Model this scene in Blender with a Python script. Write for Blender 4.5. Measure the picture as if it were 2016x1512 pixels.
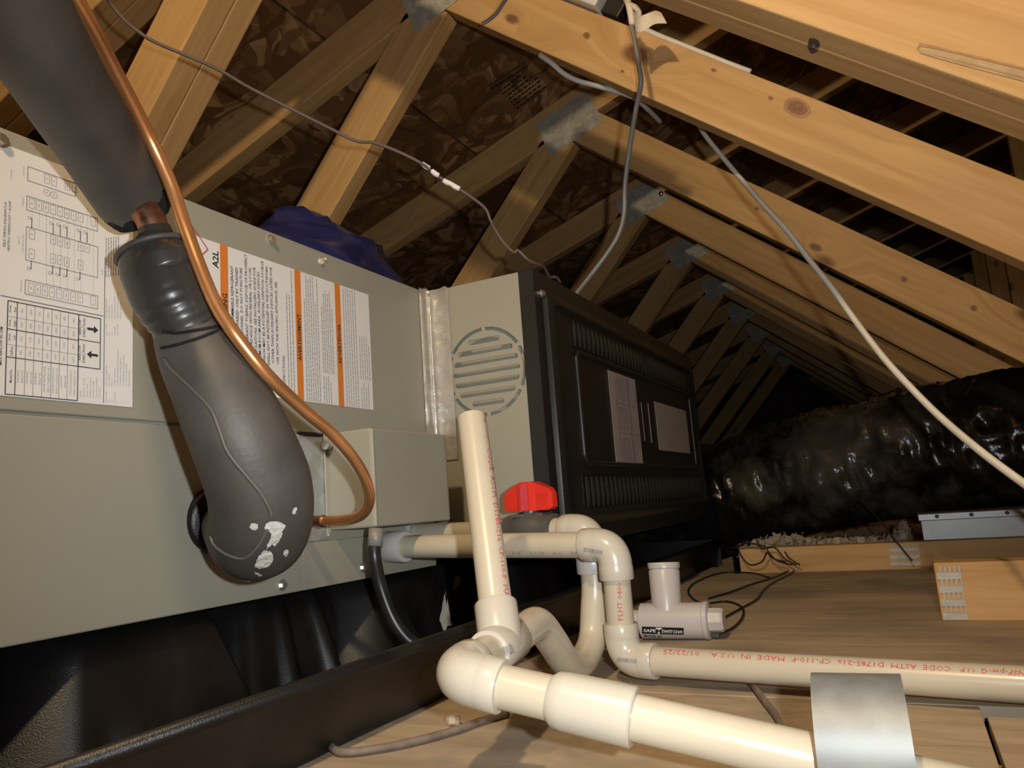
import bpy, bmesh, math, random
from mathutils import Vector as V, Matrix
from mathutils.bvhtree import BVHTree
from mathutils import noise as MN
random.seed(7)
scene = bpy.context.scene
COL = scene.collection
for o in list(bpy.data.objects): bpy.data.objects.remove(o)

# ------------------------------------------------------------------ camera
# world: X along the air handler (away from us), Y into the unit, Z up, deck top z = 0
F = 1500.0
CAM = V((0, 0, 0.178))
R = [V((0.45114079, -0.88944289, -0.07323472)), V((0.10782643, 0.13578206, -0.98485364)), V((0.88591503, 0.43641101, 0.15716228))]
cam = bpy.data.cameras.new('camera'); camo = bpy.data.objects.new('camera', cam); COL.objects.link(camo)
cam.sensor_width = 36; cam.lens = 36 * F / 2016; cam.clip_start = .01; cam.clip_end = 50
r_, u_, b_ = R[0], -R[1], -R[2]
camo.matrix_world = Matrix(((r_.x, u_.x, b_.x, CAM.x), (r_.y, u_.y, b_.y, CAM.y), (r_.z, u_.z, b_.z, CAM.z), (0, 0, 0, 1)))
scene.camera = camo
# ------------------------------------------------------------------ world, lights, exposure
w = bpy.data.worlds.new('attic_dark'); scene.world = w; w.use_nodes = True
w.node_tree.nodes['Background'].inputs[0].default_value = (.55, .5, .45, 1)
w.node_tree.nodes['Background'].inputs[1].default_value = .006
def light(name, loc, power, colr, rad):
    l = bpy.data.lights.new(name, 'POINT'); l.energy = power; l.color = colr; l.shadow_soft_size = rad
    o = bpy.data.objects.new(name, l); o.location = loc; COL.objects.link(o); return o
light('attic_bulb', (-.30, .15, 1.20), 37, (1, .78, .48), .03)
tl = bpy.data.lights.new('phone_torch', 'SPOT'); tl.energy = 18; tl.color = (.93, .97, 1); tl.shadow_soft_size = .007
tl.spot_size = math.radians(104); tl.spot_blend = 1
to = bpy.data.objects.new('phone_torch', tl); COL.objects.link(to)
to.matrix_world = Matrix.Translation(r_ * .050 + u_ * .022) @ camo.matrix_world
vs = scene.view_settings
vs.view_transform = 'Standard'; vs.look = 'None'; vs.gamma = 1; vs.use_curve_mapping = False; vs.exposure = 0

# ------------------------------------------------------------------ pixel -> place helpers
def ray(px, py):
    c = ((px - 1008) / F, (py - 756) / F, 1)
    return R[0] * c[0] + R[1] * c[1] + R[2] * c[2]
def P(px, py, d): return CAM + ray(px, py) * d
def onY(px, py, y):
    r = ray(px, py); return CAM + r * (y / r.y)
def onX(px, py, x):
    r = ray(px, py); return CAM + r * (x / r.x)
def onZ(px, py, z):
    r = ray(px, py); return CAM + r * ((z - CAM.z) / r.z)

# ------------------------------------------------------------------ materials
MAT = {}
def nodes(name):
    m = bpy.data.materials.new(name); m.use_nodes = True; nt = m.node_tree
    return m, nt, nt.nodes['Principled BSDF']
def lk(nt, a, b): nt.links.new(a, b)
def plain(name, c, rough=.5, metal=0, var=.12, vscale=30, bump=0, bscale=120, spec=.5, dirt=None, dscale=9, dthr=.55, damt=.8, coat=0):
    m, nt, b = nodes(name); N = nt.nodes
    tc = N.new('ShaderNodeTexCoord')
    nz = N.new('ShaderNodeTexNoise'); nz.inputs['Scale'].default_value = vscale; nz.inputs['Detail'].default_value = 4
    lk(nt, tc.outputs['Object'], nz.inputs['Vector'])
    rp = N.new('ShaderNodeValToRGB')
    rp.color_ramp.elements[0].position = .3; rp.color_ramp.elements[1].position = .7
    rp.color_ramp.elements[0].color = tuple(max(0, x * (1 - var)) for x in c) + (1,)
    rp.color_ramp.elements[1].color = tuple(min(1, x * (1 + var)) for x in c) + (1,)
    lk(nt, nz.outputs['Fac'], rp.inputs['Fac']); colout = rp.outputs['Color']
    if dirt:
        n2 = N.new('ShaderNodeTexNoise'); n2.inputs['Scale'].default_value = dscale; n2.inputs['Detail'].default_value = 8; n2.inputs['Roughness'].default_value = .65
        lk(nt, tc.outputs['Object'], n2.inputs['Vector'])
        mr = N.new('ShaderNodeMapRange'); mr.inputs[1].default_value = dthr; mr.inputs[2].default_value = dthr + .14; mr.inputs[4].default_value = damt
        lk(nt, n2.outputs['Fac'], mr.inputs[0])
        mx = N.new('ShaderNodeMixRGB'); mx.inputs[2].default_value = tuple(dirt) + (1,)
        lk(nt, mr.outputs[0], mx.inputs[0]); lk(nt, colout, mx.inputs[1]); colout = mx.outputs[0]
    lk(nt, colout, b.inputs['Base Color'])
    b.inputs['Roughness'].default_value = rough; b.inputs['Metallic'].default_value = metal
    b.inputs['Specular IOR Level'].default_value = spec
    if coat: b.inputs['Coat Weight'].default_value = coat
    if bump:
        n3 = N.new('ShaderNodeTexNoise'); n3.inputs['Scale'].default_value = bscale; n3.inputs['Detail'].default_value = 5
        lk(nt, tc.outputs['Object'], n3.inputs['Vector'])
        bp = N.new('ShaderNodeBump'); bp.inputs['Strength'].default_value = bump; bp.inputs['Distance'].default_value = .003
        lk(nt, n3.outputs['Fac'], bp.inputs['Height']); lk(nt, bp.outputs['Normal'], b.inputs['Normal'])
    MAT[name] = m; return m
def wood(name, c1, c2, knot, grainx=2.2, grainz=34, rough=.62, knots=True, dirt=None, bump=.25):
    m, nt, b = nodes(name); N = nt.nodes
    tc = N.new('ShaderNodeTexCoord'); oi = N.new('ShaderNodeObjectInfo')
    off = N.new('ShaderNodeVectorMath'); off.operation = 'ADD'
    cmb = N.new('ShaderNodeCombineXYZ'); mu = N.new('ShaderNodeMath'); mu.operation = 'MULTIPLY'; mu.inputs[1].default_value = 37
    lk(nt, oi.outputs['Random'], mu.inputs[0]); lk(nt, mu.outputs[0], cmb.inputs[0]); lk(nt, mu.outputs[0], cmb.inputs[2])
    lk(nt, tc.outputs['Object'], off.inputs[0]); lk(nt, cmb.outputs[0], off.inputs[1])
    # knots
    mk = N.new('ShaderNodeMapping'); mk.inputs['Scale'].default_value = (5.2, 1.0, 9.5); lk(nt, off.outputs[0], mk.inputs['Vector'])
    vo = N.new('ShaderNodeTexVoronoi'); vo.inputs['Scale'].default_value = 1; lk(nt, mk.outputs[0], vo.inputs['Vector'])
    sep = N.new('ShaderNodeSeparateColor'); lk(nt, vo.outputs['Color'], sep.inputs[0])
    keep = N.new('ShaderNodeMath'); keep.operation = 'GREATER_THAN'; keep.inputs[1].default_value = .80; lk(nt, sep.outputs[0], keep.inputs[0])
    kr = N.new('ShaderNodeMapRange'); kr.inputs[1].default_value = .17; kr.inputs[2].default_value = .09; kr.inputs[3].default_value = 0; kr.inputs[4].default_value = 1
    lk(nt, vo.outputs['Distance'], kr.inputs[0])
    km = N.new('ShaderNodeMath'); km.operation = 'MULTIPLY'; lk(nt, keep.outputs[0], km.inputs[0]); lk(nt, kr.outputs[0], km.inputs[1])
    kw = N.new('ShaderNodeMapRange'); kw.inputs[1].default_value = .55; kw.inputs[2].default_value = .1; kw.inputs[4].default_value = .05; lk(nt, vo.outputs['Distance'], kw.inputs[0])
    kwm = N.new('ShaderNodeMath'); kwm.operation = 'MULTIPLY'; lk(nt, kw.outputs[0], kwm.inputs[0]); lk(nt, keep.outputs[0], kwm.inputs[1])
    cw = N.new('ShaderNodeCombineXYZ'); lk(nt, kwm.outputs[0], cw.inputs[2])
    o2 = N.new('ShaderNodeVectorMath'); o2.operation = 'ADD'; lk(nt, off.outputs[0], o2.inputs[0]); lk(nt, cw.outputs[0], o2.inputs[1])
    mp = N.new('ShaderNodeMapping'); mp.inputs['Scale'].default_value = (grainx, grainz, grainz); lk(nt, o2.outputs[0], mp.inputs['Vector'])
    nz = N.new('ShaderNodeTexNoise'); nz.inputs['Scale'].default_value = 1.4; nz.inputs['Detail'].default_value = 6; nz.inputs['Roughness'].default_value = .6; nz.inputs['Distortion'].default_value = .6
    lk(nt, mp.outputs[0], nz.inputs['Vector'])
    rp = N.new('ShaderNodeValToRGB'); e = rp.color_ramp.elements
    e[0].position = .32; e[0].color = tuple(c2) + (1,); e[1].position = .66; e[1].color = tuple(c1) + (1,)
    lk(nt, nz.outputs['Fac'], rp.inputs['Fac'])
    mx = N.new('ShaderNodeMixRGB'); mx.inputs[2].default_value = tuple(knot) + (1,)
    if knots: lk(nt, km.outputs[0], mx.inputs[0])
    else: mx.inputs[0].default_value = 0
    lk(nt, rp.outputs[0], mx.inputs[1]); out = mx.outputs[0]
    n2 = N.new('ShaderNodeTexNoise'); n2.inputs['Scale'].default_value = 5; n2.inputs['Detail'].default_value = 7; n2.inputs['Roughness'].default_value = .6
    lk(nt, off.outputs[0], n2.inputs['Vector'])
    mr = N.new('ShaderNodeMapRange'); mr.inputs[1].default_value = .45; mr.inputs[2].default_value = .75; mr.inputs[4].default_value = .9 if dirt else .35
    lk(nt, n2.outputs['Fac'], mr.inputs[0])
    mx2 = N.new('ShaderNodeMixRGB'); mx2.inputs[2].default_value = tuple(dirt or [x * .72 for x in c1]) + (1,)
    lk(nt, mr.outputs[0], mx2.inputs[0]); lk(nt, out, mx2.inputs[1]); lk(nt, mx2.outputs[0], b.inputs['Base Color'])
    b.inputs['Roughness'].default_value = rough; b.inputs['Specular IOR Level'].default_value = .25
    bp = N.new('ShaderNodeBump'); bp.inputs['Strength'].default_value = bump; bp.inputs['Distance'].default_value = .0015
    lk(nt, nz.outputs['Fac'], bp.inputs['Height']); lk(nt, bp.outputs[0], b.inputs['Normal'])
    MAT[name] = m; return m
def osb(name):
    m, nt, b = nodes(name); N = nt.nodes
    tc = N.new('ShaderNodeTexCoord')
    nz = N.new('ShaderNodeTexNoise'); nz.inputs['Scale'].default_value = 6; lk(nt, tc.outputs['Object'], nz.inputs['Vector'])
    ad = N.new('ShaderNodeMixRGB'); ad.blend_type = 'LINEAR_LIGHT'; ad.inputs[0].default_value = .12
    lk(nt, tc.outputs['Object'], ad.inputs[1]); lk(nt, nz.outputs['Color'], ad.inputs[2])
    cols = []
    for sc, rot in (((9, 34, 9), .5), ((34, 10, 9), -.35)):
        mp = N.new('ShaderNodeMapping'); mp.inputs['Scale'].default_value = sc; mp.inputs['Rotation'].default_value = (0, 0, rot); lk(nt, ad.outputs[0], mp.inputs['Vector'])
        vo = N.new('ShaderNodeTexVoronoi'); vo.inputs['Scale'].default_value = 1.1; lk(nt, mp.outputs[0], vo.inputs['Vector'])
        s = N.new('ShaderNodeSeparateColor'); lk(nt, vo.outputs['Color'], s.inputs[0]); cols.append((s.outputs[0], vo.outputs['Distance']))
    av = N.new('ShaderNodeMath'); av.operation = 'MULTIPLY'; lk(nt, cols[0][0], av.inputs[0]); lk(nt, cols[1][0], av.inputs[1])
    rp = N.new('ShaderNodeValToRGB'); e = rp.color_ramp.elements
    e[0].position = 0; e[0].color = (.14, .066, .025, 1); e[1].position = .75; e[1].color = (.48, .29, .13, 1)
    x = e.new(.3); x.color = (.26, .138, .056, 1)
    lk(nt, av.outputs[0], rp.inputs['Fac']); lk(nt, rp.outputs[0], b.inputs['Base Color'])
    b.inputs['Roughness'].default_value = .6; b.inputs['Specular IOR Level'].default_value = .3
    bp = N.new('ShaderNodeBump'); bp.inputs['Strength'].default_value = .35; bp.inputs['Distance'].default_value = .002
    lk(nt, av.outputs[0], bp.inputs['Height']); lk(nt, bp.outputs[0], b.inputs['Normal'])
    MAT[name] = m; return m
def galv(name, c=(.52, .54, .54), rough=.42, scale=70, cells=.35):
    m, nt, b = nodes(name); N = nt.nodes
    tc = N.new('ShaderNodeTexCoord'); vo = N.new('ShaderNodeTexVoronoi'); vo.inputs['Scale'].default_value = scale
    nz = N.new('ShaderNodeTexNoise'); nz.inputs['Scale'].default_value = scale * .4; nz.inputs['Detail'].default_value = 5
    lk(nt, tc.outputs['Object'], vo.inputs['Vector']); lk(nt, tc.outputs['Object'], nz.inputs['Vector'])
    s = N.new('ShaderNodeSeparateColor'); lk(nt, vo.outputs['Color'], s.inputs[0])
    ml = N.new('ShaderNodeMath'); ml.operation = 'MULTIPLY_ADD'; ml.inputs[1].default_value = cells; lk(nt, s.outputs[0], ml.inputs[0]); lk(nt, nz.outputs['Fac'], ml.inputs[2])
    rp = N.new('ShaderNodeValToRGB'); e = rp.color_ramp.elements
    e[0].position = .3; e[0].color = tuple(x * .72 for x in c) + (1,); e[1].position = .9; e[1].color = tuple(min(1, x * 1.2) for x in c) + (1,)
    lk(nt, ml.outputs[0], rp.inputs['Fac']); lk(nt, rp.outputs[0], b.inputs['Base Color'])
    b.inputs['Metallic'].default_value = .65
    mr = N.new('ShaderNodeMapRange'); mr.inputs[3].default_value = rough - .08; mr.inputs[4].default_value = rough + .12; lk(nt, ml.outputs[0], mr.inputs[0]); lk(nt, mr.outputs[0], b.inputs['Roughness'])
    MAT[name] = m; return m
wood('lumber', (.66, .41, .18), (.50, .285, .105), (.19, .085, .035))
wood('lumber_shaded', (.50, .36, .20), (.36, .24, .12), (.15, .08, .04))  # wood tone of the painted shading strip on the split
wood('plywood', (.56, .45, .31), (.38, .285, .18), (.12, .08, .05), grainx=2.2, grainz=26, rough=.85, knots=False, dirt=(.19, .17, .145), bump=.5)
osb('osb')
plain('paint', (.335, .325, .262), .42, var=.03, vscale=6, bump=.04, bscale=500)
plain('paint_edge', (.42, .41, .34), .4, var=.03)
plain('black_paint', (.017, .017, .0155), .36, var=.1, bump=.08, bscale=700)
plain('louver_paint_lit', (.045, .045, .038), .4)  # door's black paint lightened: light caught by slat edges put into the colour
plain('black_label', (.008, .008, .008), .45, var=.05)
plain('black_plastic', (.0085, .008, .0075), .34, var=.25, vscale=14, bump=.16, bscale=900, dirt=(.024, .021, .018), dscale=7, dthr=.54, damt=.6)
plain('rubber', (.075, .068, .06), .55, var=.2, vscale=22, bump=.12, bscale=260, dirt=(.10, .092, .075), dscale=9, dthr=.6, damt=.45)
plain('rubber_shiny', (.04, .037, .034), .33, var=.2, vscale=20, bump=.10, bscale=90)
plain('foam_cut', (.008, .008, .008), .9, var=.4, vscale=300, bump=.8, bscale=300)
plain('rubber_seam', (.12, .105, .09), .5)
plain('copper', (.82, .40, .17), .30, metal=.8, var=.16, vscale=24)
plain('copper_dull', (.36, .17, .10), .42, metal=.85, var=.4, vscale=90, dirt=(.09, .05, .04), dscale=70, dthr=.52)
plain('pvc', (.55, .49, .37), .30, var=.03, vscale=20, dirt=(.52, .44, .30), dscale=26, dthr=.60, damt=.35, coat=.15)
plain('pvc_fit', (.55, .51, .42), .26, var=.03, vscale=20, dirt=(.55, .48, .36), dscale=24, dthr=.62, damt=.35, coat=.2)
plain('pvc_white', (.57, .53, .51), .32, var=.02)
plain('pvc_grey', (.085, .08, .074), .4, var=.1)
plain('red_plastic', (.70, .035, .02), .32, var=.05)
plain('red_face', (.62, .06, .085), .5, var=.08, vscale=200, bump=.2, bscale=500)
plain('paper', (.80, .79, .77), .5, var=.02)
plain('paper_dim', (.42, .38, .35), .55, var=.08)
plain('orange_ink', (.72, .22, .035), .5, var=.04)
plain('ink', (.035, .033, .04), .6, var=.1)
plain('ink_grey', (.24, .23, .25), .6, var=.1)
plain('ink_red', (.62, .07, .09), .55, var=.25, vscale=300)
plain('ink_faint', (.50, .40, .33), .6, var=.2, vscale=300)
plain('ink_blue', (.05, .06, .25), .6)
plain('foil', (.72, .69, .64), .36, metal=.75, var=.1, vscale=60, bump=.5, bscale=70)
plain('tape_cream', (.80, .72, .58), .6, var=.05)
plain('cable_grey', (.23, .22, .205), .4, var=.1)
plain('cable_light', (.50, .50, .47), .42, var=.06)
plain('cable_white', (.74, .69, .57), .42, var=.05)
plain('cable_brown', (.13, .095, .085), .5, var=.15)
plain('cable_dust', (.20, .155, .12), .7, var=.3, vscale=60)
plain('cable_black', (.018, .016, .015), .35, var=.3)
plain('plaster', (.62, .60, .55), .85, var=.2, vscale=200, bump=.8, bscale=200)
plain('bag_blue', (.018, .022, .10), .26, var=.3, vscale=18, bump=.5, bscale=38)
plain('duct_plastic', (.011, .010, .009), .20, var=.4, vscale=10, bump=.7, bscale=42, dirt=(.15, .125, .085), dscale=3.4, dthr=.47, damt=.6)
plain('insulation', (.42, .35, .26), .95, var=.3, vscale=40, bump=.9, bscale=60)
plain('dark_fill', (.10, .075, .05), .95, var=.3, vscale=8)
plain('white_plastic', (.80, .78, .74), .35, var=.02)
plain('knot_bark', (.10, .065, .055), .8, var=.5, vscale=200, bump=.6)
plain('knot_rim', (.40, .21, .085), .6, var=.2, vscale=90); plain('knot_core', (.25, .115, .055), .6, var=.35, vscale=140)
plain('screw', (.75, .74, .70), .22, metal=.9, var=.05)
plain('dust_bit', (.55, .45, .33), .9, var=.2)
galv('galv'); galv('galv_big', (.50, .52, .50), .45, 34); galv('plate', (.47, .45, .39), .5, 90); MAT['plate'].node_tree.nodes['Principled BSDF'].inputs['Metallic'].default_value = .25; galv('strap_metal', (.27, .28, .265), .5, 120, .06); MAT['strap_metal'].node_tree.nodes['Principled BSDF'].inputs['Metallic'].default_value = .5

# ------------------------------------------------------------------ mesh helpers
WLOC = {}; WM = {}
def empty(name, loc):
    o = bpy.data.objects.new(name, None); o.empty_display_size = .03; o.location = loc; COL.objects.link(o); WLOC[o.name] = V(loc); WM[o.name] = Matrix.Translation(V(loc)); return o
def tag(o, label=None, cat=None, group=None, kind=None):
    if label: o['label'] = label
    if cat: o['category'] = cat
    if group: o['group'] = group
    if kind: o['kind'] = kind
    return o
def put(name, verts, faces, mat, parent=None, smooth=False, M=None, mats=None, fm=None):
    """verts in world space (or in the frame M); the object's origin goes to its base"""
    me = bpy.data.meshes.new(name)
    if M is None:
        vv = [V(v) for v in verts]
        lo = V((min(v[i] for v in vv) for i in range(3))); hi = V((max(v[i] for v in vv) for i in range(3)))
        c = V(((lo.x + hi.x) / 2, (lo.y + hi.y) / 2, lo.z)); vv = [v - c for v in vv]; W = Matrix.Translation(c)
    else: vv = verts; W = M
    me.from_pydata([tuple(v) for v in vv], [], faces)
    for mm in (mats or [mat]): me.materials.append(MAT[mm])
    if fm:
        for p, i in zip(me.polygons, fm): p.material_index = i
    if smooth:
        me.polygons.foreach_set('use_smooth', [True] * len(me.polygons))
    me.update()
    bm = bmesh.new(); bm.from_mesh(me); bmesh.ops.recalc_face_normals(bm, faces=bm.faces); bm.to_mesh(me); bm.free()
    o = bpy.data.objects.new(name, me); COL.objects.link(o)
    if parent is not None:
        o.parent = parent; o.matrix_local = WM[parent.name].inverted() @ W
    else: o.matrix_world = W
    WLOC[o.name] = W.to_translation(); WM[o.name] = W.copy()
    if smooth:
        try:
            me.shade_smooth() if False else None
        except Exception: pass
    return o
class G:
    def __init__(s): s.v = []; s.f = []
    def add(s, vs, fs):
        n = len(s.v); s.v += [V(v) for v in vs]; s.f += [tuple(i + n for i in f) for f in fs]; return s
    def box(s, lo, hi, bev=0, M=None):
        lo = V(lo); hi = V(hi)
        if bev <= 0:
            vs = [V((x, y, z)) for x in (lo.x, hi.x) for y in (lo.y, hi.y) for z in (lo.z, hi.z)]
            fs = [(0, 1, 3, 2), (4, 6, 7, 5), (0, 4, 5, 1), (2, 3, 7, 6), (0, 2, 6, 4), (1, 5, 7, 3)]
        else:
            bm = bmesh.new(); bmesh.ops.create_cube(bm, size=1)
            for v in bm.verts: v.co = V([(lo[i] + hi[i]) / 2 + v.co[i] * (hi[i] - lo[i]) for i in range(3)])
            bmesh.ops.bevel(bm, geom=bm.edges[:], offset=bev, segments=2, affect='EDGES', profile=.5)
            bm.verts.index_update(); vs = [v.co.copy() for v in bm.verts]; fs = [tuple(v.index for v in f.verts) for f in bm.faces]; bm.free()
        if M is not None: vs = [M @ v for v in vs]
        return s.add(vs, fs)
    def prism(s, poly, d):
        """poly: 3D points, extruded by vector d"""
        n = len(poly); d = V(d); vs = [V(p) for p in poly] + [V(p) + d for p in poly]
        fs = [tuple(range(n))[::-1], tuple(range(n, 2 * n))] + [(i, (i + 1) % n, n + (i + 1) % n, n + i) for i in range(n)]
        return s.add(vs, fs)
    def tube(s, pts, rad, n=20, cap=True, shape=None):
        pts = [V(p) for p in pts]; m = len(pts)
        if not hasattr(rad, '__len__'): rad = [rad] * m
        t = [(pts[min(i + 1, m - 1)] - pts[max(i - 1, 0)]).normalized() for i in range(m)]
        a = V((0, 0, 1)) if abs(t[0].z) < .9 else V((1, 0, 0))
        nrm = (a - t[0] * a.dot(t[0])).normalized(); vs = []
        for i in range(m):
            nrm = (nrm - t[i] * nrm.dot(t[i])).normalized(); bn = t[i].cross(nrm)
            for k in range(n):
                th = 2 * math.pi * k / n; q = shape(i / (m - 1), th) if shape else 1
                vs.append(pts[i] + (nrm * math.cos(th) + bn * math.sin(th)) * rad[i] * q)
        fs = [(i * n + k, i * n + (k + 1) % n, (i + 1) * n + (k + 1) % n, (i + 1) * n + k) for i in range(m - 1) for k in range(n)]
        if cap: fs += [tuple(range(n))[::-1], tuple(range((m - 1) * n, m * n))]
        return s.add(vs, fs)
    def put(s, name, mat, parent=None, smooth=False, **k): return put(name, s.v, s.f, mat, parent, smooth, **k)
def auto(o, ang=35):
    me = o.data
    me.polygons.foreach_set('use_smooth', [True] * len(me.polygons))
    bm = bmesh.new(); bm.from_mesh(me)
    for e in bm.edges:
        if len(e.link_faces) == 2 and e.calc_face_angle(0) > math.radians(ang): e.smooth = False
    bm.to_mesh(me); bm.free(); return o
def spline(pts, k=8):
    pts = [V(p) for p in pts]; q = [pts[0] * 2 - pts[1]] + pts + [pts[-1] * 2 - pts[-2]]; out = []
    for i in range(1, len(q) - 2):
        a, b, c, d = q[i - 1:i + 3]
        for j in range(k):
            t = j / k
            out.append(.5 * (2 * b + (c - a) * t + (2 * a - 5 * b + 4 * c - d) * t * t + (3 * b - a - 3 * c + d) * t ** 3))
    return out + [pts[-1]]
def spl1(vals, k=8):
    out = []
    for i in range(len(vals) - 1):
        for j in range(k): out.append(vals[i] + (vals[i + 1] - vals[i]) * j / k)
    return out + [vals[-1]]
def lumber(name, p0, p1, wid, thick, wdir, parent, mat='lumber', cut0=None, cut1=None):
    """board centre line p0->p1, wid along wdir, thick across; grain follows local X; cut: shear of the end along the width"""
    p0 = V(p0); p1 = V(p1); x = (p1 - p0); L = x.length; x.normalize()
    z = V(wdir); z = (z - x * z.dot(x)).normalized(); y = z.cross(x)
    M = Matrix(((x.x, y.x, z.x, p0.x), (x.y, y.y, z.y, p0.y), (x.z, y.z, z.z, p0.z), (0, 0, 0, 1)))
    g = G(); g.box((0, -thick / 2, -wid / 2), (L, thick / 2, wid / 2), .002)
    for v in g.v:
        if cut0 and v.x < L / 2: v.x += cut0 * v.z
        if cut1 and v.x > L / 2: v.x += cut1 * v.z
    return put(name, g.v, g.f, mat, parent, M=M)
_tc = {}
def text2d(s, bold=0):
    """flat outline mesh of a line of lettering, height about 1 (cap height .73)"""
    if (s, bold) in _tc: return _tc[(s, bold)]
    cu = bpy.data.curves.new('t', 'FONT'); cu.body = s; cu.resolution_u = 1; cu.fill_mode = 'FRONT'; cu.offset = bold
    o = bpy.data.objects.new('t', cu); COL.objects.link(o)
    dg = bpy.context.evaluated_depsgraph_get(); dg.update()
    me = o.evaluated_get(dg).to_mesh()
    v = [(a.co.x, a.co.y) for a in me.vertices]; f = [tuple(p.vertices) for p in me.polygons]
    o.evaluated_get(dg).to_mesh_clear(); bpy.data.objects.remove(o); bpy.data.curves.remove(cu)
    x1 = max([a[0] for a in v] + [.01]); _tc[(s, bold)] = (v, f, x1); return v, f, x1
class Print:
    """flat ink on a plane: 2-D pieces collected into one mesh"""
    def __init__(s, org, u, v, lift): s.g = G(); s.o = V(org); s.u = V(u); s.v = V(v); s.l = V(lift)
    def at(s, a, b): return s.o + s.u * a + s.v * b + s.l
    def quad(s, a0, b0, a1, b1): s.g.add([s.at(a0, b0), s.at(a1, b0), s.at(a1, b1), s.at(a0, b1)], [(0, 1, 2, 3)])
    def line(s, a0, b0, a1, b1, w=.0005):
        d = V((a1 - a0, b1 - b0)); 
        if d.length < 1e-9: return
        n = V((-d.y, d.x)).normalized() * w / 2
        s.g.add([s.at(a0 + n.x, b0 + n.y), s.at(a0 - n.x, b0 - n.y), s.at(a1 - n.x, b1 - n.y), s.at(a1 + n.x, b1 + n.y)], [(0, 1, 2, 3)])
    def rect(s, a0, b0, a1, b1, w=.0005):
        s.line(a0, b0, a1, b0, w); s.line(a1, b0, a1, b1, w); s.line(a1, b1, a0, b1, w); s.line(a0, b1, a0, b0, w)
    def ring(s, a, b, r, w=.0004):
        n = 12
        for i in range(n):
            t0 = 2 * math.pi * i / n; t1 = 2 * math.pi * (i + 1) / n
            s.line(a + r * math.cos(t0), b + r * math.sin(t0), a + r * math.cos(t1), b + r * math.sin(t1), w)
    def text(s, a, b, txt, h, width=None, align='l', bold=0):
        """(a, b): left end of the base line; h: cap height"""
        v, f, x1 = text2d(txt, bold); k = h / .73; kx = k if not width else width / x1
        if align == 'c': a -= x1 * kx / 2
        s.g.add([s.at(a + x * kx, b + y * k) for x, y in v], f)
    def smallprint(s, a0, a1, b, h, rnd, fill=1.0):
        """a line of print too small to read: word-length strokes"""
        a = a0; end = a0 + (a1 - a0) * fill
        while a < end:
            w = h * rnd.uniform(1.2, 4.2); s.quad(a, b, min(a + w, end), b + h * .62); a += w + h * .55
    def put(s, name, mat, parent): return s.g.put(name, mat, parent) if s.g.v else None

def bvh_of(objs):
    vs, fs = [], []
    for o in objs:
        n = len(vs); Wm = WM[o.name]
        vs += [Wm @ v.co for v in o.data.vertices]; fs += [tuple(i + n for i in p.vertices) for p in o.data.polygons]
    return BVHTree.FromPolygons(vs, fs)
def cast(bvh, px, py, lift=.0005):
    d = ray(px, py).normalized(); h = bvh.ray_cast(CAM, d)
    if h[0] is None: return None
    n = h[1]
    if n.dot(d) > 0: n = -n
    return h[0] + n * lift
def decal(bvh, v2, f2, fn, name, mat, parent, lift=.0005):
    """lay 2-D pieces on a real surface, fn maps them to the photograph's pixels"""
    vs = [cast(bvh, *fn(a, b), lift) for a, b in v2]
    fs = [f for f in f2 if all(vs[i] is not None for i in f)]
    used = sorted({i for f in fs for i in f}); mp = {i: k for k, i in enumerate(used)}
    if not used: return None
    return put(name, [vs[i] for i in used], [tuple(mp[i] for i in f) for f in fs], mat, parent)
def decal_text(bvh, s, p0, p1, h, name, mat, parent, bold=.012, up=1):
    v, f, x1 = text2d(s, bold); p0 = V(p0); p1 = V(p1); d = p1 - p0; n = V((d.y, -d.x)).normalized() * up
    return decal(bvh, v, f, lambda a, b: tuple(p0 + d * (a / x1) + n * (b / .73 * h)), name, mat, parent)
def decal_bars(bvh, p0, p1, h, name, mat, parent, n=16, up=1, seed=1):
    rn = random.Random(seed); p0 = V(p0); p1 = V(p1); d = p1 - p0; nn = V((d.y, -d.x)).normalized() * up; v = []; f = []; a = 0
    for i in range(n):
        wd = rn.choice((.35, .5, .8)) / n; k = len(v); v += [(a, 0), (a + wd, 0), (a + wd, 1), (a, 1)]; f.append((k, k + 1, k + 2, k + 3)); a += 1 / n
    return decal(bvh, v, f, lambda x, y: tuple(p0 + d * x + nn * y * h), name, mat, parent)

# ================================================================== SETTING
# roof underside: z = ZR(y)
SL = 1 / 3.0
def ZR(y): return 1.104 + (.919 - y) * SL
YE, YRG, X0, X1 = 2.05, -1.45, -.9, 7.4
ceil = tag(empty('ceiling', (2, .3, ZR(.3))), kind='structure')
sl_dir = V((0, -1, SL)).normalized(); nrm = V((0, SL, 1)).normalized()
slen = (V((0, YRG, ZR(YRG))) - V((0, YE, ZR(YE)))).length
row = 0; a = 0
while a < slen - .01:
    b = min(a + 1.216, slen); xs = X0 - (.0 if row % 2 else 1.22) - .11
    while xs < X1:
        L = min(2.435, 9.9 - xs); o0 = V((xs, YE, ZR(YE))) + sl_dir * a
        M = Matrix(((1, sl_dir.x, nrm.x, o0.x), (0, sl_dir.y, nrm.y, o0.y), (0, sl_dir.z, nrm.z, o0.z), (0, 0, 0, 1)))
        g = G(); g.box((.0015, .0015, .0), (L, b - a, .011)); put('osb_panel', g.v, g.f, 'osb', ceil, M=M); xs += 2.438
    a += 1.22; row += 1
# opposite slope
g = G(); z1 = ZR(YRG)
g.prism([(X0 - 1.2, YRG, z1), (X1 + 1, YRG, z1), (X1 + 1, YRG - 4.2, z1 - 1.4), (X0 - 1.2, YRG - 4.2, z1 - 1.4)], (0, 0, .012)); put('roof_board', g.v, g.f, 'osb', ceil)
g = G(); g.box((X1, -5.6, -.2), (X1 + .05, 2.2, 2.1)); tag(g.put('wall_far', 'dark_fill'), kind='structure')
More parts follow.
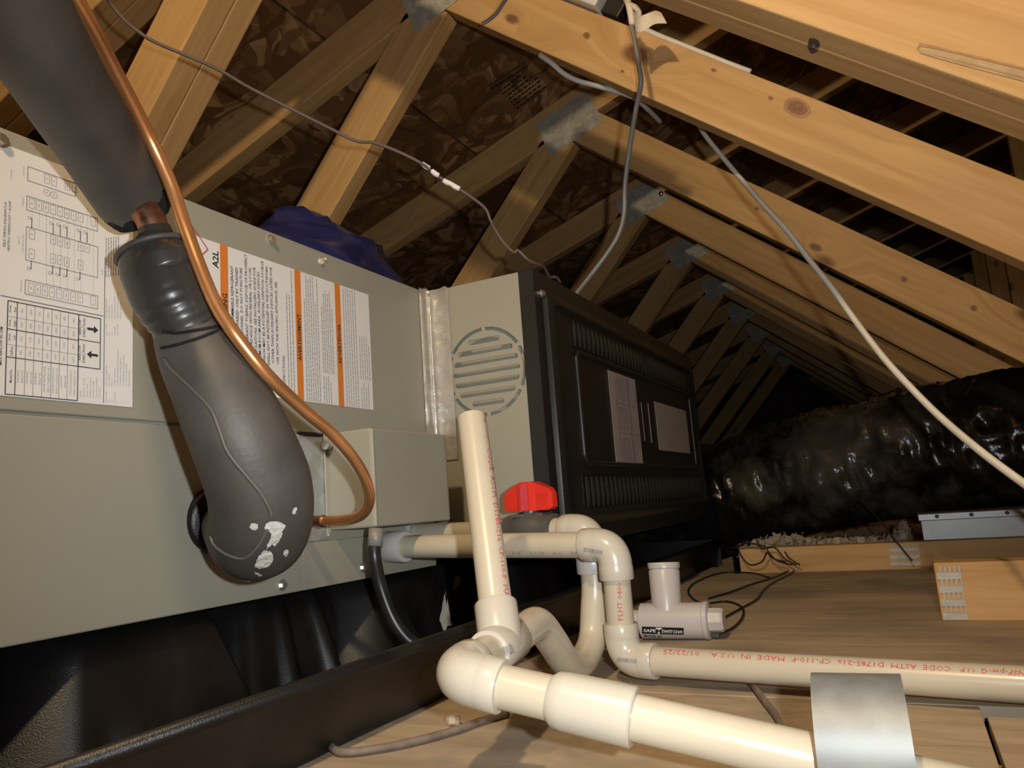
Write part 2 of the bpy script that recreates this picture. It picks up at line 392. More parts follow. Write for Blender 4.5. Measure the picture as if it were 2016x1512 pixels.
# floor: ceiling of the room below, then sheets of plywood decking
fl = G(); fl.box((-2.2, -5.6, -.13), (X1, 2.2, -.10)); flo = tag(fl.put('floor', 'dark_fill'), kind='structure')
def sheet(x0, x1, y0, y1, zt=0):
    c = V((x0, y0, zt)); M = Matrix(((0, 1, 0, c.x), (1, 0, 0, c.y), (0, 0, 1, c.z), (0, 0, 0, 1)))
    g = G(); g.box((0, 0, -.012), (y1 - y0, x1 - x0, 0), .001); return put('plywood_sheet', g.v, g.f, 'plywood', flo, M=M)
sheet(.7085, 1.700, -1.25, .52); sheet(-.7, .7065, -.030, .52); sheet(-.7, .680, -1.25, -.033)
# joists carrying the deck
for x in (-.4, .10, .60, 1.12, 1.66):
    lumber('joist', (x, -1.3, -.0585), (x, 1.9, -.0585), .089, .038, (0, 0, 1), flo)
for x in (2.33, 2.94, 3.55, 4.16, 4.77):
    lumber('joist', (x, -2.3, -.0585), (x, 1.9, -.0585), .089, .038, (0, 0, 1), flo)

# ================================================================== TRUSSES
BS = .820; bd = V((0, 1, BS)).normalized(); bn = V((0, -BS, 1)).normalized()      # long diagonal
wd = V((0, .957 - .665, .755 - 1.078)).normalized(); wn = V((0, -wd.z, wd.y))     # short web
cdn = V((0, 1, -SL)).normalized()
def truss(xn, label, ply=1, full=True, right=True, name='roof_truss', chord_hi=YRG, plates=True):
    T = .038; t = tag(empty(name, (xn + T * ply / 2, .6, .9)), label, 'truss', 'roof trusses in a row')
    for p in range(ply):
        xc = xn + T * (p + .5)
        c0 = V((xc, YE, ZR(YE) - .047)); c1 = V((xc, chord_hi, ZR(chord_hi) - .047))
        lumber('top_chord', c0, c1, .089, T - .0006, (0, 0, 1), t)
        lo = V((xc, .600, 1.058)); n0 = lo + bn * .0445
        e1 = n0 - bd * 1.55; s0 = n0 + bd * .060
        lumber('long_diagonal_web', e1, s0, .089, T - .0006, bn, t, cut1=-.9)
        # short web, its lower edge runs from (.614,1.065) to (.858,.792)
        q0 = V((xc, .614, 1.065)) ; wdir = V((0, .244, -.273)).normalized(); wnn = V((0, .273, .244)).normalized()
        q0 = q0 + wnn * .0445 + wdir * .004
        lumber('short_web', q0, q0 + wdir * (1.25 if full else .9), .089, T - .0006, wnn, t, cut0=.10)
    if right:
        xc = xn + T * (ply - .5)
        lumber('top_chord', (xc, YRG, ZR(YRG) - .047), (xc, YRG - 4, ZR(YRG) - .047 - 4 * SL), .089, T, (0, 0, 1), t)
        lumber('upright_web', (xc, -.62, -.01), (xc, -.62, ZR(-.62) - .1), .089, T, (0, 1, 0), t)
        lumber('upright_web', (xc, -1.0, -.01), (xc, -1.0, ZR(-1.0) - .1), .089, T, (0, 1, 0), t)
    if plates:
        cy, cz = .625, 1.122; u = -cdn; v = V((0, SL, 1)).normalized()
        M = Matrix(((u.x, 1, v.x, xn - .0012), (u.y, 0, v.y, cy), (u.z, 0, v.z, cz), (0, 0, 0, 1)))
        g = G(); g.box((-.078, -.0006, -.052), (.078, .0011, .052)); 
        for i in range(9):
            for j in range(5):
                a0 = -.070 + i * .0165; b0 = -.047 + j * .019
                g.box((a0, -.0016, b0), (a0 + .009, -.0005, b0 + .0035))
        put('gusset_plate', g.v, g.f, 'plate', t, M=M)
    return t
truss(.686, 'doubled two-ply roof truss with a knotty lower diagonal edge and a split corner', ply=2, name='girder_truss')
XS = [1.094 + .6095 * i for i in range(9)]
ordn = ['first', 'second', 'third', 'fourth', 'fifth', 'sixth', 'seventh', 'eighth', 'ninth']
tr = []
for i, x in enumerate(XS):
    extra = ['carrying the white box', 'behind the white cable', 'with a bright nail on its plate'][i] if i < 3 else 'deep in the dark attic'
    tr.append(truss(x, '%s single roof truss beyond the doubled truss, %s' % (ordn[i], extra)))
# raised bottom chords seen at deck level
A_, B_ = tr[0], tr[1]
lumber('bottom_chord', (1.113, -.022, .035), (1.113, -1.3, .035), .070, .038, (0, 0, 1), A_)
lumber('bottom_chord', (1.723, .330, .016), (1.723, -1.6, .016), .070, .038, (0, 0, 1), B_)
def tooth_plate(x, y0, y1, z0, z1, parent, rows, cols):
    g = G(); dz = (z1 - z0) / rows; dy = (y1 - y0) / cols
    for r in range(rows):
        g.box((x - .0016, y0, z0 + r * dz), (x - .0004, y1, z0 + r * dz + dz * .52))
        for c in range(cols): g.box((x - .0016, y0 + c * dy, z0 + r * dz + dz * .5), (x - .0004, y0 + c * dy + dy * .3, z0 + (r + 1) * dz))
    return g.put('gusset_plate', 'plate', parent)
pa = onX(1748, 1076, 1.704); pb = onX(1812, 1104, 1.704)
tooth_plate(1.704, pb.y, pa.y, .006, .047, B_, 3, 12)
pa = onX(1833, 1133, 1.094); pb = onX(1868, 1236, 1.094)
tooth_plate(1.094, -.050, -.024, .002, .066, A_, 4, 5)
# split corner on the doubled truss: groove and step shading painted as flat strips
gt_ = bpy.data.objects['girder_truss']
for nm, mt, dx, pts in (('split_groove_shade', 'knot_rim', .0004, [(1810, 84), (1850, 92), (2040, 138), (2040, 143), (1850, 97), (1812, 91), (1804, 98)]), ('split_step', 'lumber_shaded', .0008, [(1806, 96), (1850, 99), (2040, 145), (2040, 166), (1870, 121), (1812, 104)]), ('split_groove_shade', 'knot_rim', .0011, [(1830, 106), (1900, 121), (2040, 158), (2040, 161), (1900, 125)])):
    gi = G(); gi.prism([onX(a, b, .686 - dx) for a, b in pts], (.0003, 0, 0)); gi.put(nm, mt, gt_)
def knot(px, py, rx, ry, x, parent, ang=20):
    ca, sa = math.cos(math.radians(ang)), math.sin(math.radians(ang)); poly = []
    for k, (sc_k, mt, dx) in enumerate(((1, 'knot_rim', .0003), (.72, 'knot_core', .0005))):
        poly = []
        for i in range(18):
            t = 2 * math.pi * i / 18; q = 1 + .12 * MN.noise(V((i * .5, px * .1, 0))); a = rx * math.cos(t) * sc_k * q; b = ry * math.sin(t) * sc_k * q
            poly.append(onX(px + a * ca - b * sa, py + a * sa + b * ca, x - dx))
        put('knot', poly, [tuple(range(18))], mt, parent)
for kx, ky, ra, rb_ in ((1570, 212, 29, 18), (1008, 37, 15, 10), (1155, 70, 8, 7), (1405, 138, 6, 4), (1517, 193, 6, 4), (1225, 140, 5, 3)): knot(kx, ky, ra, rb_, 1.094, A_)
for kx, ky, ra, rb_ in ((1780, 550, 8, 6), (1917, 607, 8, 6), (1605, 487, 15, 8), (1490, 411, 5, 4)): knot(kx, ky, ra, rb_, 1.704, B_)
# nail on the third truss plate
g = G(); q = onX(1302, 382, 2.31); g.tube([q, q + V((-.006, 0, 0))], .008, 8); g.put('nail_head', 'screw', tr[2], True)

# ================================================================== COIL CABINET
YC = .562; CX0, CX1, CZ0, CZ1 = .16, .876, .1075, .4845; CZS = .2705
coil = tag(empty('coil_cabinet', (.5, .8, CZ0)), 'large grey-green painted coil cabinet with wiring diagram and warning labels', 'air handler')
g = G(); g.box((CX0, YC + .004, CZ0), (CX1, 1.10, CZ1), .002); g.put('cabinet_body', 'paint', coil)
g = G(); g.box((CX0, YC, CZS + .0012), (CX1 - .001, YC + .006, CZ1), .0012); tag(g.put('upper_panel', 'paint', coil), 'upper grey-green panel carrying the labels')
gx = onY(592, 900, YC).x
g = G(); g.box((CX0, YC, CZ0), (gx, YC + .006, CZS - .0012), .0012); g.box((gx - .001, YC, CZ0), (CX1 - .001, YC + .006, .155), .0008); g.put('lower_panel', 'paint', coil)
g = G(); g.box((gx + .001, YC + .0005, .156), (.662, YC + .005, CZS - .002), .0008)
rx = onY(643, 960, YC).x; g.tube([(rx, YC, .16), (rx, YC, .268)], .0018, 10)
tag(g.put('galvanized_strip', 'galv', coil), 'bare galvanized strip beside the small box')
g = G(); g.box((.818, YC + .0005, .112), (CX1, YC + .005, CZS), .0006); g.put('end_strip', 'galv', coil)
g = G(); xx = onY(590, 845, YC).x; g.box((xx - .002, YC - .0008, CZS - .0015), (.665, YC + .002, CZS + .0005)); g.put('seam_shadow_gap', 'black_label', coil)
def screw(px, py, parent, y, nx=V((0, -1, 0)), r=.0058):
    c = onY(px, py, y) if y is not None else px
    g = G(); g.tube([c, c + nx * .0012], r, 16); g.tube([c + nx * .0012, c + nx * .0045], r * .62, 6); return g.put('screw', 'screw', parent)
for q in ((533, 472), (555, 1152), (714, 1117), (2, 277), (836, 574)): screw(q[0], q[1], coil, YC)
g = G(); q = onY(631, 515, YC); g.tube([q, q + V((0, -.002, 0))], .0035, 8); q = onY(640, 510, YC); g.tube([q, q + V((0, -.0015, 0))], .0015, 8); g.put('sealant_blob', 'tape_cream', coil)
# electrical box on the cabinet
g = G(); g.box((.663, .500, .166), (.817, YC, .272), .0022)
jb = tag(g.put('junction_box', 'paint'), 'small plain grey box fixed low on the coil cabinet', 'electrical box')
g = G(); g.box((.659, YC - .002, .163), (.664, YC - .0004, .274)); g.put('mounting_flange', 'paint_edge', jb)
g = G(); g.box((.664, .4985, .1675), (.6665, .5012, .2705), .0006); g.put('folded_corner', 'paint_edge', jb)
q = onY(655, 877, .556); g = G(); g.tube([V((.662, .556, q.z)), V((.655, .556, q.z))], .005, 10); g.put('cable_clamp', 'galv', jb)
# ---- left label (wiring diagram); u = +Z (reading direction), v = -X (text up)
def pz(px, py): p = onY(px, py, YC); return p.z, -p.x
def c4(x, y): return pz(x / 4.3214, 280 + y / 4.3214)
def c5(x, y): return pz(x / 5.4, 560 + y / 5.4)
def c7(x, y): return pz(380 + x / 3.78, 440 + y / 3.78)
def newprint(l): return Print((0, YC, 0), (0, 0, 1), (-1, 0, 0), (0, -l, 0))
brz = onY(260, 802, YC); tlz = onY(40, 296, YC)
lab = G(); lab.box((CX0 + .02, YC - .0004, brz.z), (brz.x, YC, tlz.z)); lab1 = tag(lab.put('wiring_label', 'paper', coil), 'white paper wiring diagram and airflow table')
pk = newprint(.0006); pg = newprint(.0006); rnd = random.Random(3)
a, b = c4(42, 895); pk.text(a, b, 'FIELD WIRING DIAGRAM FOR', .0019, width=.035)
a, b = c4(78, 930); pk.text(a, b, 'HEATING THERMOSTAT + AC/HP', .0019, width=.039)
def box4(p, q, w=.0004, pr=None): a0, b0 = c4(*p); a1, b1 = c4(*q); (pr or pg).rect(a0, b0, a1, b1, w)
# frames of the four terminal strips
for (x0, y0, x1, y1) in ((233, 325, 800, 410), (222, 575, 826, 640), (213, 1000, 828, 985), (208, 1290, 828, 1300)):
    pass
def strip(x0, x1, yb, yt):
    a0, b0 = c4(x0, yb); a1, _ = c4(x0, yt); _, b1 = c4(x1, yb); pg.rect(a0, b0, a1, b1, .0005)
strip(230, 640, 325, 205); strip(222, 826, 575, 455); strip(213, 828, 1000, 715); strip(208, 828, 1290, 1170)
def term(x, y, s, pr=pk):
    a, b = c4(x, y); pg.rect(a - .0037, b - .0020, a + .0037, b + .0020, .0003); pr.text(a, b - .0006, s, .0013, align='c')
for x, y, s in ((395, 312, 'Y2'), (455, 332, 'B'), (570, 368, 'X2/B'), (630, 386, 'Y')): term(x, y, s)
for i, s in enumerate(('W', 'W2', 'W1', 'R', 'B', 'B/C', 'Y2', 'Y1')): term(268 + i * 59, 523 + i * 17, s)
term(790, 675, 'O')
for x, y, s in ((268, 785, 'W'), (447, 828, 'R'), (507, 845, 'B'), (567, 860, 'B/C'), (680, 888, 'Y1'), (737, 900, 'Y2')): term(x, y, s)
for x, y, s in ((265, 950, 'W'), (445, 990, 'R'), (506, 1003, 'B'), (565, 1020, 'B/C'), (680, 1045, 'Y1')): term(x, y, s)
for i, s in enumerate(('W', 'W2', 'W1', 'R', 'B', 'B/C', 'Y2', 'Y1')): term(258 + i * 60, 1242 + i * 12, s)
term(787, 1347, 'O')
for x, y, s in ((395, 430, 'H'), (455, 450, 'H')):
    a, b = c4(x, y); pg.ring(a, b, .0026, .0003); pk.text(a, b - .0006, s, .0013, align='c')
for x, y in ((245, 643), (428, 690), (488, 705), (545, 720), (660, 752), (717, 768)):
    a, b = c4(x, y); pg.ring(a, b, .0012, .0003); pk.line(a, b - .0011, a, b - .0022, .0005); pk.line(a, b - .0020, a - .0080, b - .0020, .0005)
for x, y in ((238, 1073), (420, 1113), (482, 1127), (543, 1138), (655, 1163)):
    a, b = c4(x, y); pg.ring(a, b, .0012, .0003); pk.line(a, b - .0011, a, b - .0022, .0005); pk.line(a, b - .0020, a + .0065, b - .0020, .0005)
for x, ya, yb in ((268, 570, 740), (330, 590, 730), (390, 600, 1220), (450, 610, 1240), (510, 630, 1250), (570, 640, 1260), (628, 660, 1270), (684, 700, 1280), (740, 560, 870), (790, 720, 1300)):
    a0, b0 = c4(x, ya); a1, b1 = c4(x, yb); n = 26
    for i in range(n): pg.line(a0 + (a1 - a0) * i / n, b0 + (b1 - b0) * i / n, a0 + (a1 - a0) * (i + .5) / n, b0 + (b1 - b0) * (i + .5) / n, .0003)
for x, y, s in ((203, 290, 'OUTDOOR'), (198, 545, 'FURNACE'), (162, 870, 'HEAT AT'), (195, 935, 'EVAPORATOR COIL'), (180, 1280, 'THERMOSTAT')):
    a, b = c4(x, y); pg.text(a, b, s, .0011)
a, b = c4(97, 318); pg.text(a, b, 'Comments', .0013)
a0, b0 = c4(0, 1315); a1, b1 = c4(875, 1470); pk.line((a0 + a1) / 2, b0, (a0 + a1) / 2, b1, .0005)
a, b = c4(872, 1135); pg.text(a, b, 'NOTES:', .0012)
for i in range(6):
    a, b = c4(900 + i * 21, 1150 - i * 4); pg.smallprint(a, a + .034, b, .0011, rnd)
# table
a0, b0 = c5(48, 1165); a1, b1 = c5(818, 1220); aT = c5(70, 170)[0]; 
pk.rect(a0, b0, aT, b1, .0007)
cols = [c5(x, 700)[1] for x in (165, 265, 355, 447, 540, 628, 715)]; pk.line(a0, cols[0], aT, cols[0], .0006)
for c in cols[1:]: pg.line(a0, c, aT, c, .0004)
rws = [c5(430, y)[0] for y in (818, 690, 530, 400)]
for i, rz in enumerate(rws): (pk if i in (0, 2) else pg).line(rz, b0, rz, b1, .0006 if i in (0, 2) else .0003)
mids = [(a0 + rws[0]) / 2] + [(rws[i] + rws[i + 1]) / 2 for i in range(3)] + [(rws[3] + aT) / 2]
bc = (b0 + cols[0]) / 2
for m, s in zip(mids, ('Model No.', 'Upflow', 'Horiz. Left', 'Horiz. Right', 'Down flow')):
    if ' ' in s and s != 'Model No.':
        p, q = s.split(' '); pk.text(m, bc + .0009, p, .0016, align='c', bold=.01); pk.text(m, bc - .0026, q, .0016, align='c', bold=.01)
    else: pk.text(m, bc - .001, s, .0017, align='c', bold=.01)
edges = cols + [b1]
data = [('STXCA001', 'SPXC**01', '900', '800', '900', '750'), ('STXCA002', 'SPXC**02', '1350', '1125', '1350', '1200'), ('STXCB003', 'SPXC**03', '1125', '1000', '1125', '925'),
        ('STXCB004/STXCC005', 'SPXC**04/SPXC**05', '1350', '1200', '1350', '1320'), ('STXCB006/STXCC007', 'SPXC**06/SPXC**07', '1800', '1600', '1800', '1475'), ('STXCD008', 'SPXC**08', '1800', '1600', '1800', '1475'), ('STXCD009/STXCD010', 'SPXC**09/SPXC**10', '2250', '1800', '2250', '1850')]
for k, rw in enumerate(data):
    bm_ = (edges[k] + edges[k + 1]) / 2
    pg.text(mids[0], bm_ + .0007, rw[0], .0016, align='c', width=.00115 * len(rw[0])); pg.text(mids[0], bm_ - .0024, rw[1], .0016, align='c', width=.00115 * len(rw[1]))
    for j in range(4): pg.text(mids[j + 1], bm_ - .001, rw[j + 2], .0017, align='c')
# airflow boxes
a2, b2 = c5(1058, 895); aM = (rws[2] + c5(940, 590)[0]) / 2; bt = b1
pk.rect(rws[0], bt, aT, b2, .0007); pk.line(aM, bt, aM, b2, .0006)
for m, sg in (((rws[0] + aM) / 2, -1), ((aM + aT) / 2, 1)):
    bA, bD = c5(858, 460)[1], c5(903, 460)[1]
    pk.text(m, bA, 'AIRFLOW', .0021, align='c', bold=.008); pk.text(m, bD, 'DIRECTION', .0021, align='c', bold=.008)
    bL, bR = c5(922, 460)[1], c5(1040, 460)[1]; hl_ = .0038
    if sg > 0: pk.quad(m - .0010, bL, m + .0010, bR + hl_); pk.g.add([pk.at(m - .0032, bR + hl_), pk.at(m + .0032, bR + hl_), pk.at(m, bR)], [(0, 1, 2)])
    else: pk.quad(m - .0010, bL - hl_, m + .0010, bR); pk.g.add([pk.at(m - .0032, bL - hl_), pk.at(m + .0032, bL - hl_), pk.at(m, bL)], [(0, 1, 2)])
a, b = c5(858, 1200); pg.text(a, b, 'NOTE:', .0013)
for i, s in enumerate(('Water blow off could', 'occur in certain', 'installation positions if', 'the airflow setting', 'exceeds the maximum', 'values listed')):
    a, b = c5(893 + i * 33, 1205); pg.text(a, b, s, .0013)
a0, b0 = c5(1095, 1262); a1, _ = c5(1095, 330); _, bX = c5(1400, 1262); pk.line(a0, b0, a1 + .05, b0, .0005)
for i, (s, t) in enumerate((('FLASH CODES', 'MCB STATUS (GREEN LED)'), ('OFF', 'NO POWER/OFF'), ('ON', 'START UP'), ('SLOW BLINK', 'NORMAL OPERATION'), ('2', 'ACTIVE ALARM (REFRIGERANT LEAK, SENSOR'), ('', 'COMM ERROR, OR SENSOR ERROR'), ('3', 'EAST REFRIGERANT DETECTED ALARM'), ('4', 'FAST SENSOR COMM ERROR'), ('5', 'FAST SENSOR ERROR'))):
    a, b = c5(1130 + i * 30.5, 1260); s and pg.text(a, b, s, .0011); a, b = c5(1130 + i * 30.5, 1085); pg.text(a, b, t, .0011)
for i, (s, t) in enumerate((('FLASH CODES', 'MCB COMM (AMBER LED)'), ('OFF', 'NO POWER/OFF'), ('ON', 'NO MODE ACTIVE'), ('FAST BLINK', 'LOW COMMUNICATION LIST'), ('SLOW COUNT', 'COMMUNICATION MODE ACTIVE'), ('', 'NORMAL OPERATION'))):
    a, b = c5(1130 + i * 30.5, 545); s and pg.text(a, b, s, .0011); a, b = c5(1130 + i * 30.5, 370); pg.text(a, b, t, .0011)
a, b = c5(12, 860); pk.text(a, b, 'MAX AIRFLOW IN CFM', .002, bold=.01)
pk.put('black_print', 'ink', lab1); pg.put('grey_print', 'ink_grey', lab1)
# ---- right label (warning)
bl = onY(735, 808, YC); tr_ = onY(712, 576, YC); lx = onY(392, 520, YC).x
lab = G(); rad = .004
lab.box((lx - .015, YC - .0004, bl.z + .0005), (bl.x, YC, tr_.z + .0), 0); lab2 = tag(lab.put('warning_label', 'paper', coil), 'white warning label with orange bands')
po = newprint(.0006); pk = newprint(.0008); pg = newprint(.0006)
zb, zt = bl.z + .0015, tr_.z - .0015
bands = [(c7(200, 400)[1], c7(258, 400)[1]), (c7(760, 700)[1], c7(805, 700)[1]), (c7(1062, 800)[1], c7(1102, 800)[1])]
for b0, b1 in bands:
    po = newprint(.0006); po.quad(bl.z, b0, tr_.z, b1); po.put('orange_band', 'orange_ink', lab2)
class _PK:
    def text(s, *a, **k): q = newprint(.0008); q.text(*a, **k); q.put('printed_line', 'ink', lab2)
pk = _PK()
a, b = c7(185, 335); pk.text(a, b, 'A2L', .0075, bold=.02)
def band_text(i, s, px, py, h):
    a, _ = c7(px, py); b0, b1 = bands[i]; pk.text(a, min(b0, b1) + (abs(b1 - b0) - h) / 2, s, h, bold=.018)
v_, f_, x1_ = text2d('WARNING', .018)
hW = .0062; a, _ = c7(240, 545); pk.text(a - .038, min(bands[0]) + .0016, 'WARNING', hW, bold=.018)
band_text(1, 'AVERTISSEMENT', 795, 1020, .0052); band_text(2, 'ADVERTENCIA', 1090, 1045, .0052)
main = [('FLAMMABLE REFRIGERANT', 300, 320), ('TO BE REPAIRED ONLY BY TRAINED', 335, 330), ('SERVICE PERSONNEL. DO NOT PUNCTURE', 368, 335), ('REFRIGERANT TUBING. DISPOSE OF PROPERLY', 405, 235), ('IN ACCORDANCE WITH FEDERAL OR LOCAL', 435, 330),
        ('REGULATIONS. SEE INSTALLERS GUIDE FOR', 468, 330), ('MINIMUM ROOM AREA. AUXILIARY DEVICES', 497, 365), ('WHICH MAY BE A POTENTIAL IGNITION SOURCE', 528, 285), ('SHALL NOT BE INSTALLED IN THE DUCTWORK,', 560, 318), ('OTHER THAN AUXILIARY DEVICES LISTED FOR', 592, 330), ('USE WITH THE SPECIFIC APPLIANCE. SEE', 627, 440)]
for s, x, ytop in main:
    _, b = c7(x, 700); aE, _ = c7(x, ytop); v_, f_, x1 = text2d(s, .008); Wd = x1 * .0036 / .73; pk.text(aE - Wd, b, s, .0036, width=Wd, bold=.008)
aE, b = c7(678, 985); v_, f_, x1 = text2d('INSTRUCTIONS', .008); Wd = x1 * .0036 / .73; pk.text(aE - Wd, b, 'INSTRUCTIONS', .0036, width=Wd, bold=.008)
rnd = random.Random(5)
def block(x0, x1, n, aL, aR, h=.0016):
    for i in range(n):
        _, b = c7(x0 + (x1 - x0) * i / max(1, n - 1), 900); pg.smallprint(aL, aR, b, h, rnd, rnd.choice((1, 1, 1, .97, .8)))
zm = zb + (zt - zb) * .24
block(705, 745, 3, zb, zt); block(838, 935, 7, zb, zt); block(965, 1015, 4, zb, zm - .003); block(965, 1040, 6, zm, zt - .012)
block(1130, 1215, 6, zb, zt); block(1240, 1290, 4, zb, zm - .003); block(1240, 1305, 5, zm, zm + .055)
tag(pg.put('small_print', 'ink_grey', lab2), kind='stuff')
# red hazard diamond peeking past the copper
pr = newprint(.0008); a, b = c7(95, 235); 
for s in ((-.017, 0, 0, -.017), (0, -.017, .017, 0), (.017, 0, 0, .017), (0, .017, -.017, 0)): pr.line(a + .006 + s[0], b + .015 + s[1], a + .006 + s[2], b + .015 + s[3], .0012)
pr.put('hazard_diamond', 'ink_red', lab2)

# ================================================================== FURNACE
YF = .396; FX0, FX1, FZ0, FZ1 = .892, 1.752, .1205, .4855
fur = tag(empty('gas_furnace', (1.3, .75, FZ0)), 'furnace with black louvered door and grey side beside the coil cabinet', 'furnace')
# side panel with round grille, cut with slots by building the plate from a grid of cells
GC = V((FX0, .477, .359)); GR = .0595
YS0 = YF + .016
def in_slot(y, z):
    dy, dz = y - GC.y, z - GC.z; r = math.hypot(dy, dz)
    if GR - .0035 < r < GR + .0012:
        an = math.degrees(math.atan2(dz, dy)) % 60
        return not (27 < an < 33)
    for i in range(7):
        zc = (i - 3) * .0142; half = math.sqrt(max(0, .051 ** 2 - zc ** 2)) - .0
        if abs(i - 3) == 3: half *= .86
        if abs(dz - zc) < .0034 and abs(dy) < half - max(0, .0034 - math.sqrt(max(0, .0034 ** 2 - (dz - zc) ** 2))): return True
    return False
st = .0010; y0, y1, z0, z1 = GC.y - .066, GC.y + .066, GC.z - .066, GC.z + .066
ny = int(round((y1 - y0) / st)); nz_ = int(round((z1 - z0) / st))
g = G(); idx = {}
def gv(i, j):
    if (i, j) not in idx: idx[(i, j)] = len(g.v); g.v.append(V((FX0, y0 + i * st, z0 + j * st)))
    return idx[(i, j)]
for i in range(ny):
    for j in range(nz_):
        if not in_slot(y0 + (i + .5) * st, z0 + (j + .5) * st): g.f.append((gv(i, j), gv(i + 1, j), gv(i + 1, j + 1), gv(i, j + 1)))
yA, yB, zA, zB = y0, y0 + ny * st, z0, z0 + nz_ * st
side_end = .70
bm = bmesh.new()
vs_ = [bm.verts.new(v) for v in g.v]
for f in g.f: bm.faces.new([vs_[i] for i in f])
bmesh.ops.dissolve_limit(bm, angle_limit=.001, verts=bm.verts[:], edges=bm.edges[:]) if False else None
ext = bmesh.ops.extrude_face_region(bm, geom=bm.faces[:])
for e in ext['geom']:
    if isinstance(e, bmesh.types.BMVert): e.co.x += .0012
bm.verts.index_update(); g2 = G(); g2.v = [v.co.copy() for v in bm.verts]; g2.f = [tuple(v.index for v in f.verts) for f in bm.faces]; bm.free()
for (a0, a1, b0, b1) in ((YS0, yA, FZ0, FZ1), (yB, 1.12, FZ0, FZ1), (yA, yB, FZ0, zA), (yA, yB, zB, FZ1)): g2.box((FX0, a0, b0), (FX0 + .0012, a1, b1))
tag(g2.put('side_panel', 'paint', fur), 'grey side panel with a round slotted grille')
g = G(); g.box((FX0 + .012, .415, FZ0 + .002), (FX0 + .013, .55, FZ1 - .002)); g.put('inner_baffle', 'paint', fur)
g = G(); g.box((FX0 + .032, YF + .02, FZ0), (FX1, 1.12, FZ1)); g.box((FX0 + .0012, YF + .02, FZ1 - .0015), (FX0 + .033, 1.12, FZ1)); g.box((FX0 + .0012, YF + .02, FZ0), (FX0 + .033, 1.12, FZ0 + .0015)); g.put('cabinet_body', 'paint', fur)
# door: shell with rounded raised border, recessed field and inner panel
def frame_loft(rects, name, mat, parent, bevels=3):
    """rects: list of (x0,x1,z0,z1,y,r) nested rounded rectangles joined ring to ring, closed at the last"""
    vs, fs = [], []; n = 4 * (bevels + 1)
    for (x0, x1, z0, z1, y, r) in rects:
        for cx, cz, a0 in ((x1 - r, z1 - r, 0), (x0 + r, z1 - r, 90), (x0 + r, z0 + r, 180), (x1 - r, z0 + r, 270)):
            for k in range(bevels + 1):
                an = math.radians(a0 + 90 * k / bevels); vs.append(V((cx + r * math.cos(an), y, cz + r * math.sin(an))))
    m = len(rects)
    for i in range(m - 1):
        for k in range(n): fs.append((i * n + k, i * n + (k + 1) % n, (i + 1) * n + (k + 1) % n, (i + 1) * n + k))
    fs.append(tuple(range((m - 1) * n, m * n)))
    return auto(put(name, vs, fs, mat, parent), 25)
x0, x1, z0, z1 = FX0 - .001, FX1, FZ0 - .001, FZ1 + .001
sec = []
def rr(ins, y, r): sec.append((x0 + ins, x1 - ins, z0 + ins, z1 - ins, y, r))
rr(0, YF + .022, .001); rr(0, YF + .001, .001); rr(.001, YF, .001); rr(.024, YF, .006); rr(.027, YF - .006, .010); rr(.033, YF - .009, .016); rr(.040, YF - .009, .018); rr(.047, YF - .004, .018); rr(.05, YF - .003, .017)
door = frame_loft(sec, 'door', 'black_paint', fur)
tag(door, 'black door with two rows of louvers')
# inner recessed panel rim
p1 = onY(1129, 690, YF); p2 = onY(1353, 780, YF); p3 = onY(1149, 920, YF); 
ix0, ix1 = p1.x, p2.x; izt = (p1.z + p2.z) / 2; izb = onY(1145, 912, YF).z
rim = G()
def roundrect_path(x0, x1, z0, z1, r, y, n=5):
    out = []
    for cx, cz, a0 in ((x1 - r, z1 - r, 0), (x0 + r, z1 - r, 90), (x0 + r, z0 + r, 180), (x1 - r, z0 + r, 270)):
        for k in range(n + 1):
            an = math.radians(a0 + 90 * k / n); out.append(V((cx + r * math.cos(an), y, cz + r * math.sin(an))))
    return out + [out[0], out[1]]
rim.tube(roundrect_path(ix0, ix1, izb, izt, .014, YF - .003), .0042, 8, cap=False); rim.put('panel_bead', 'black_paint', door, True)
# louvers
def louver_row(pa, pb, pc, pd, n, tops):
    a = onY(*pa, YF - .003); b = onY(*pb, YF - .003); c = onY(*pc, YF - .003)
    zt = (a.z + b.z) / 2; zb = c.z; dx = (b.x - a.x) / n; me = None
    bk = G(); bk.box((a.x - .004, YF - .0036, zb - .003), (b.x + .004, YF - .003, zt + .003)); bk.put('louver_slot_shade', 'black_label', door)  # flat black sheet on the door, painted shade for the gaps between slats
    for i in range(n):
        x = a.x + dx * (i + .5); h = zt - zb; w_ = dx * .30
        if me is None:
            g = G(); sg = 6; vs = []
            for k in range(sg + 1):
                t = k / sg; d = math.sin(math.pi * t) ** .5 * .0035 if 0 < k < sg else 0
                vs += [V((-w_, -.0006, t * h)), V((w_ * .2, -.0008 - d, t * h)), V((w_, -.0006, t * h))]
            fs = []
            for k in range(sg):
                for j in range(2): fs.append((k * 3 + j, k * 3 + j + 1, k * 3 + j + 4, k * 3 + j + 3))
            g.add(vs, fs); o = g.put('louver_slat', 'louver_paint_lit', door, M=Matrix.Translation((x, YF - .0036, zb)), smooth=True); me = o
        else:
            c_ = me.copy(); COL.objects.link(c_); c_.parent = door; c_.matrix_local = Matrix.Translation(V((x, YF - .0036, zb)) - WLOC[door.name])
louver_row((1121, 622), (1345, 740), (1121, 677), None, 34, True)
louver_row((1147, 934), (1375, 941), (1153, 999), None, 34, False)
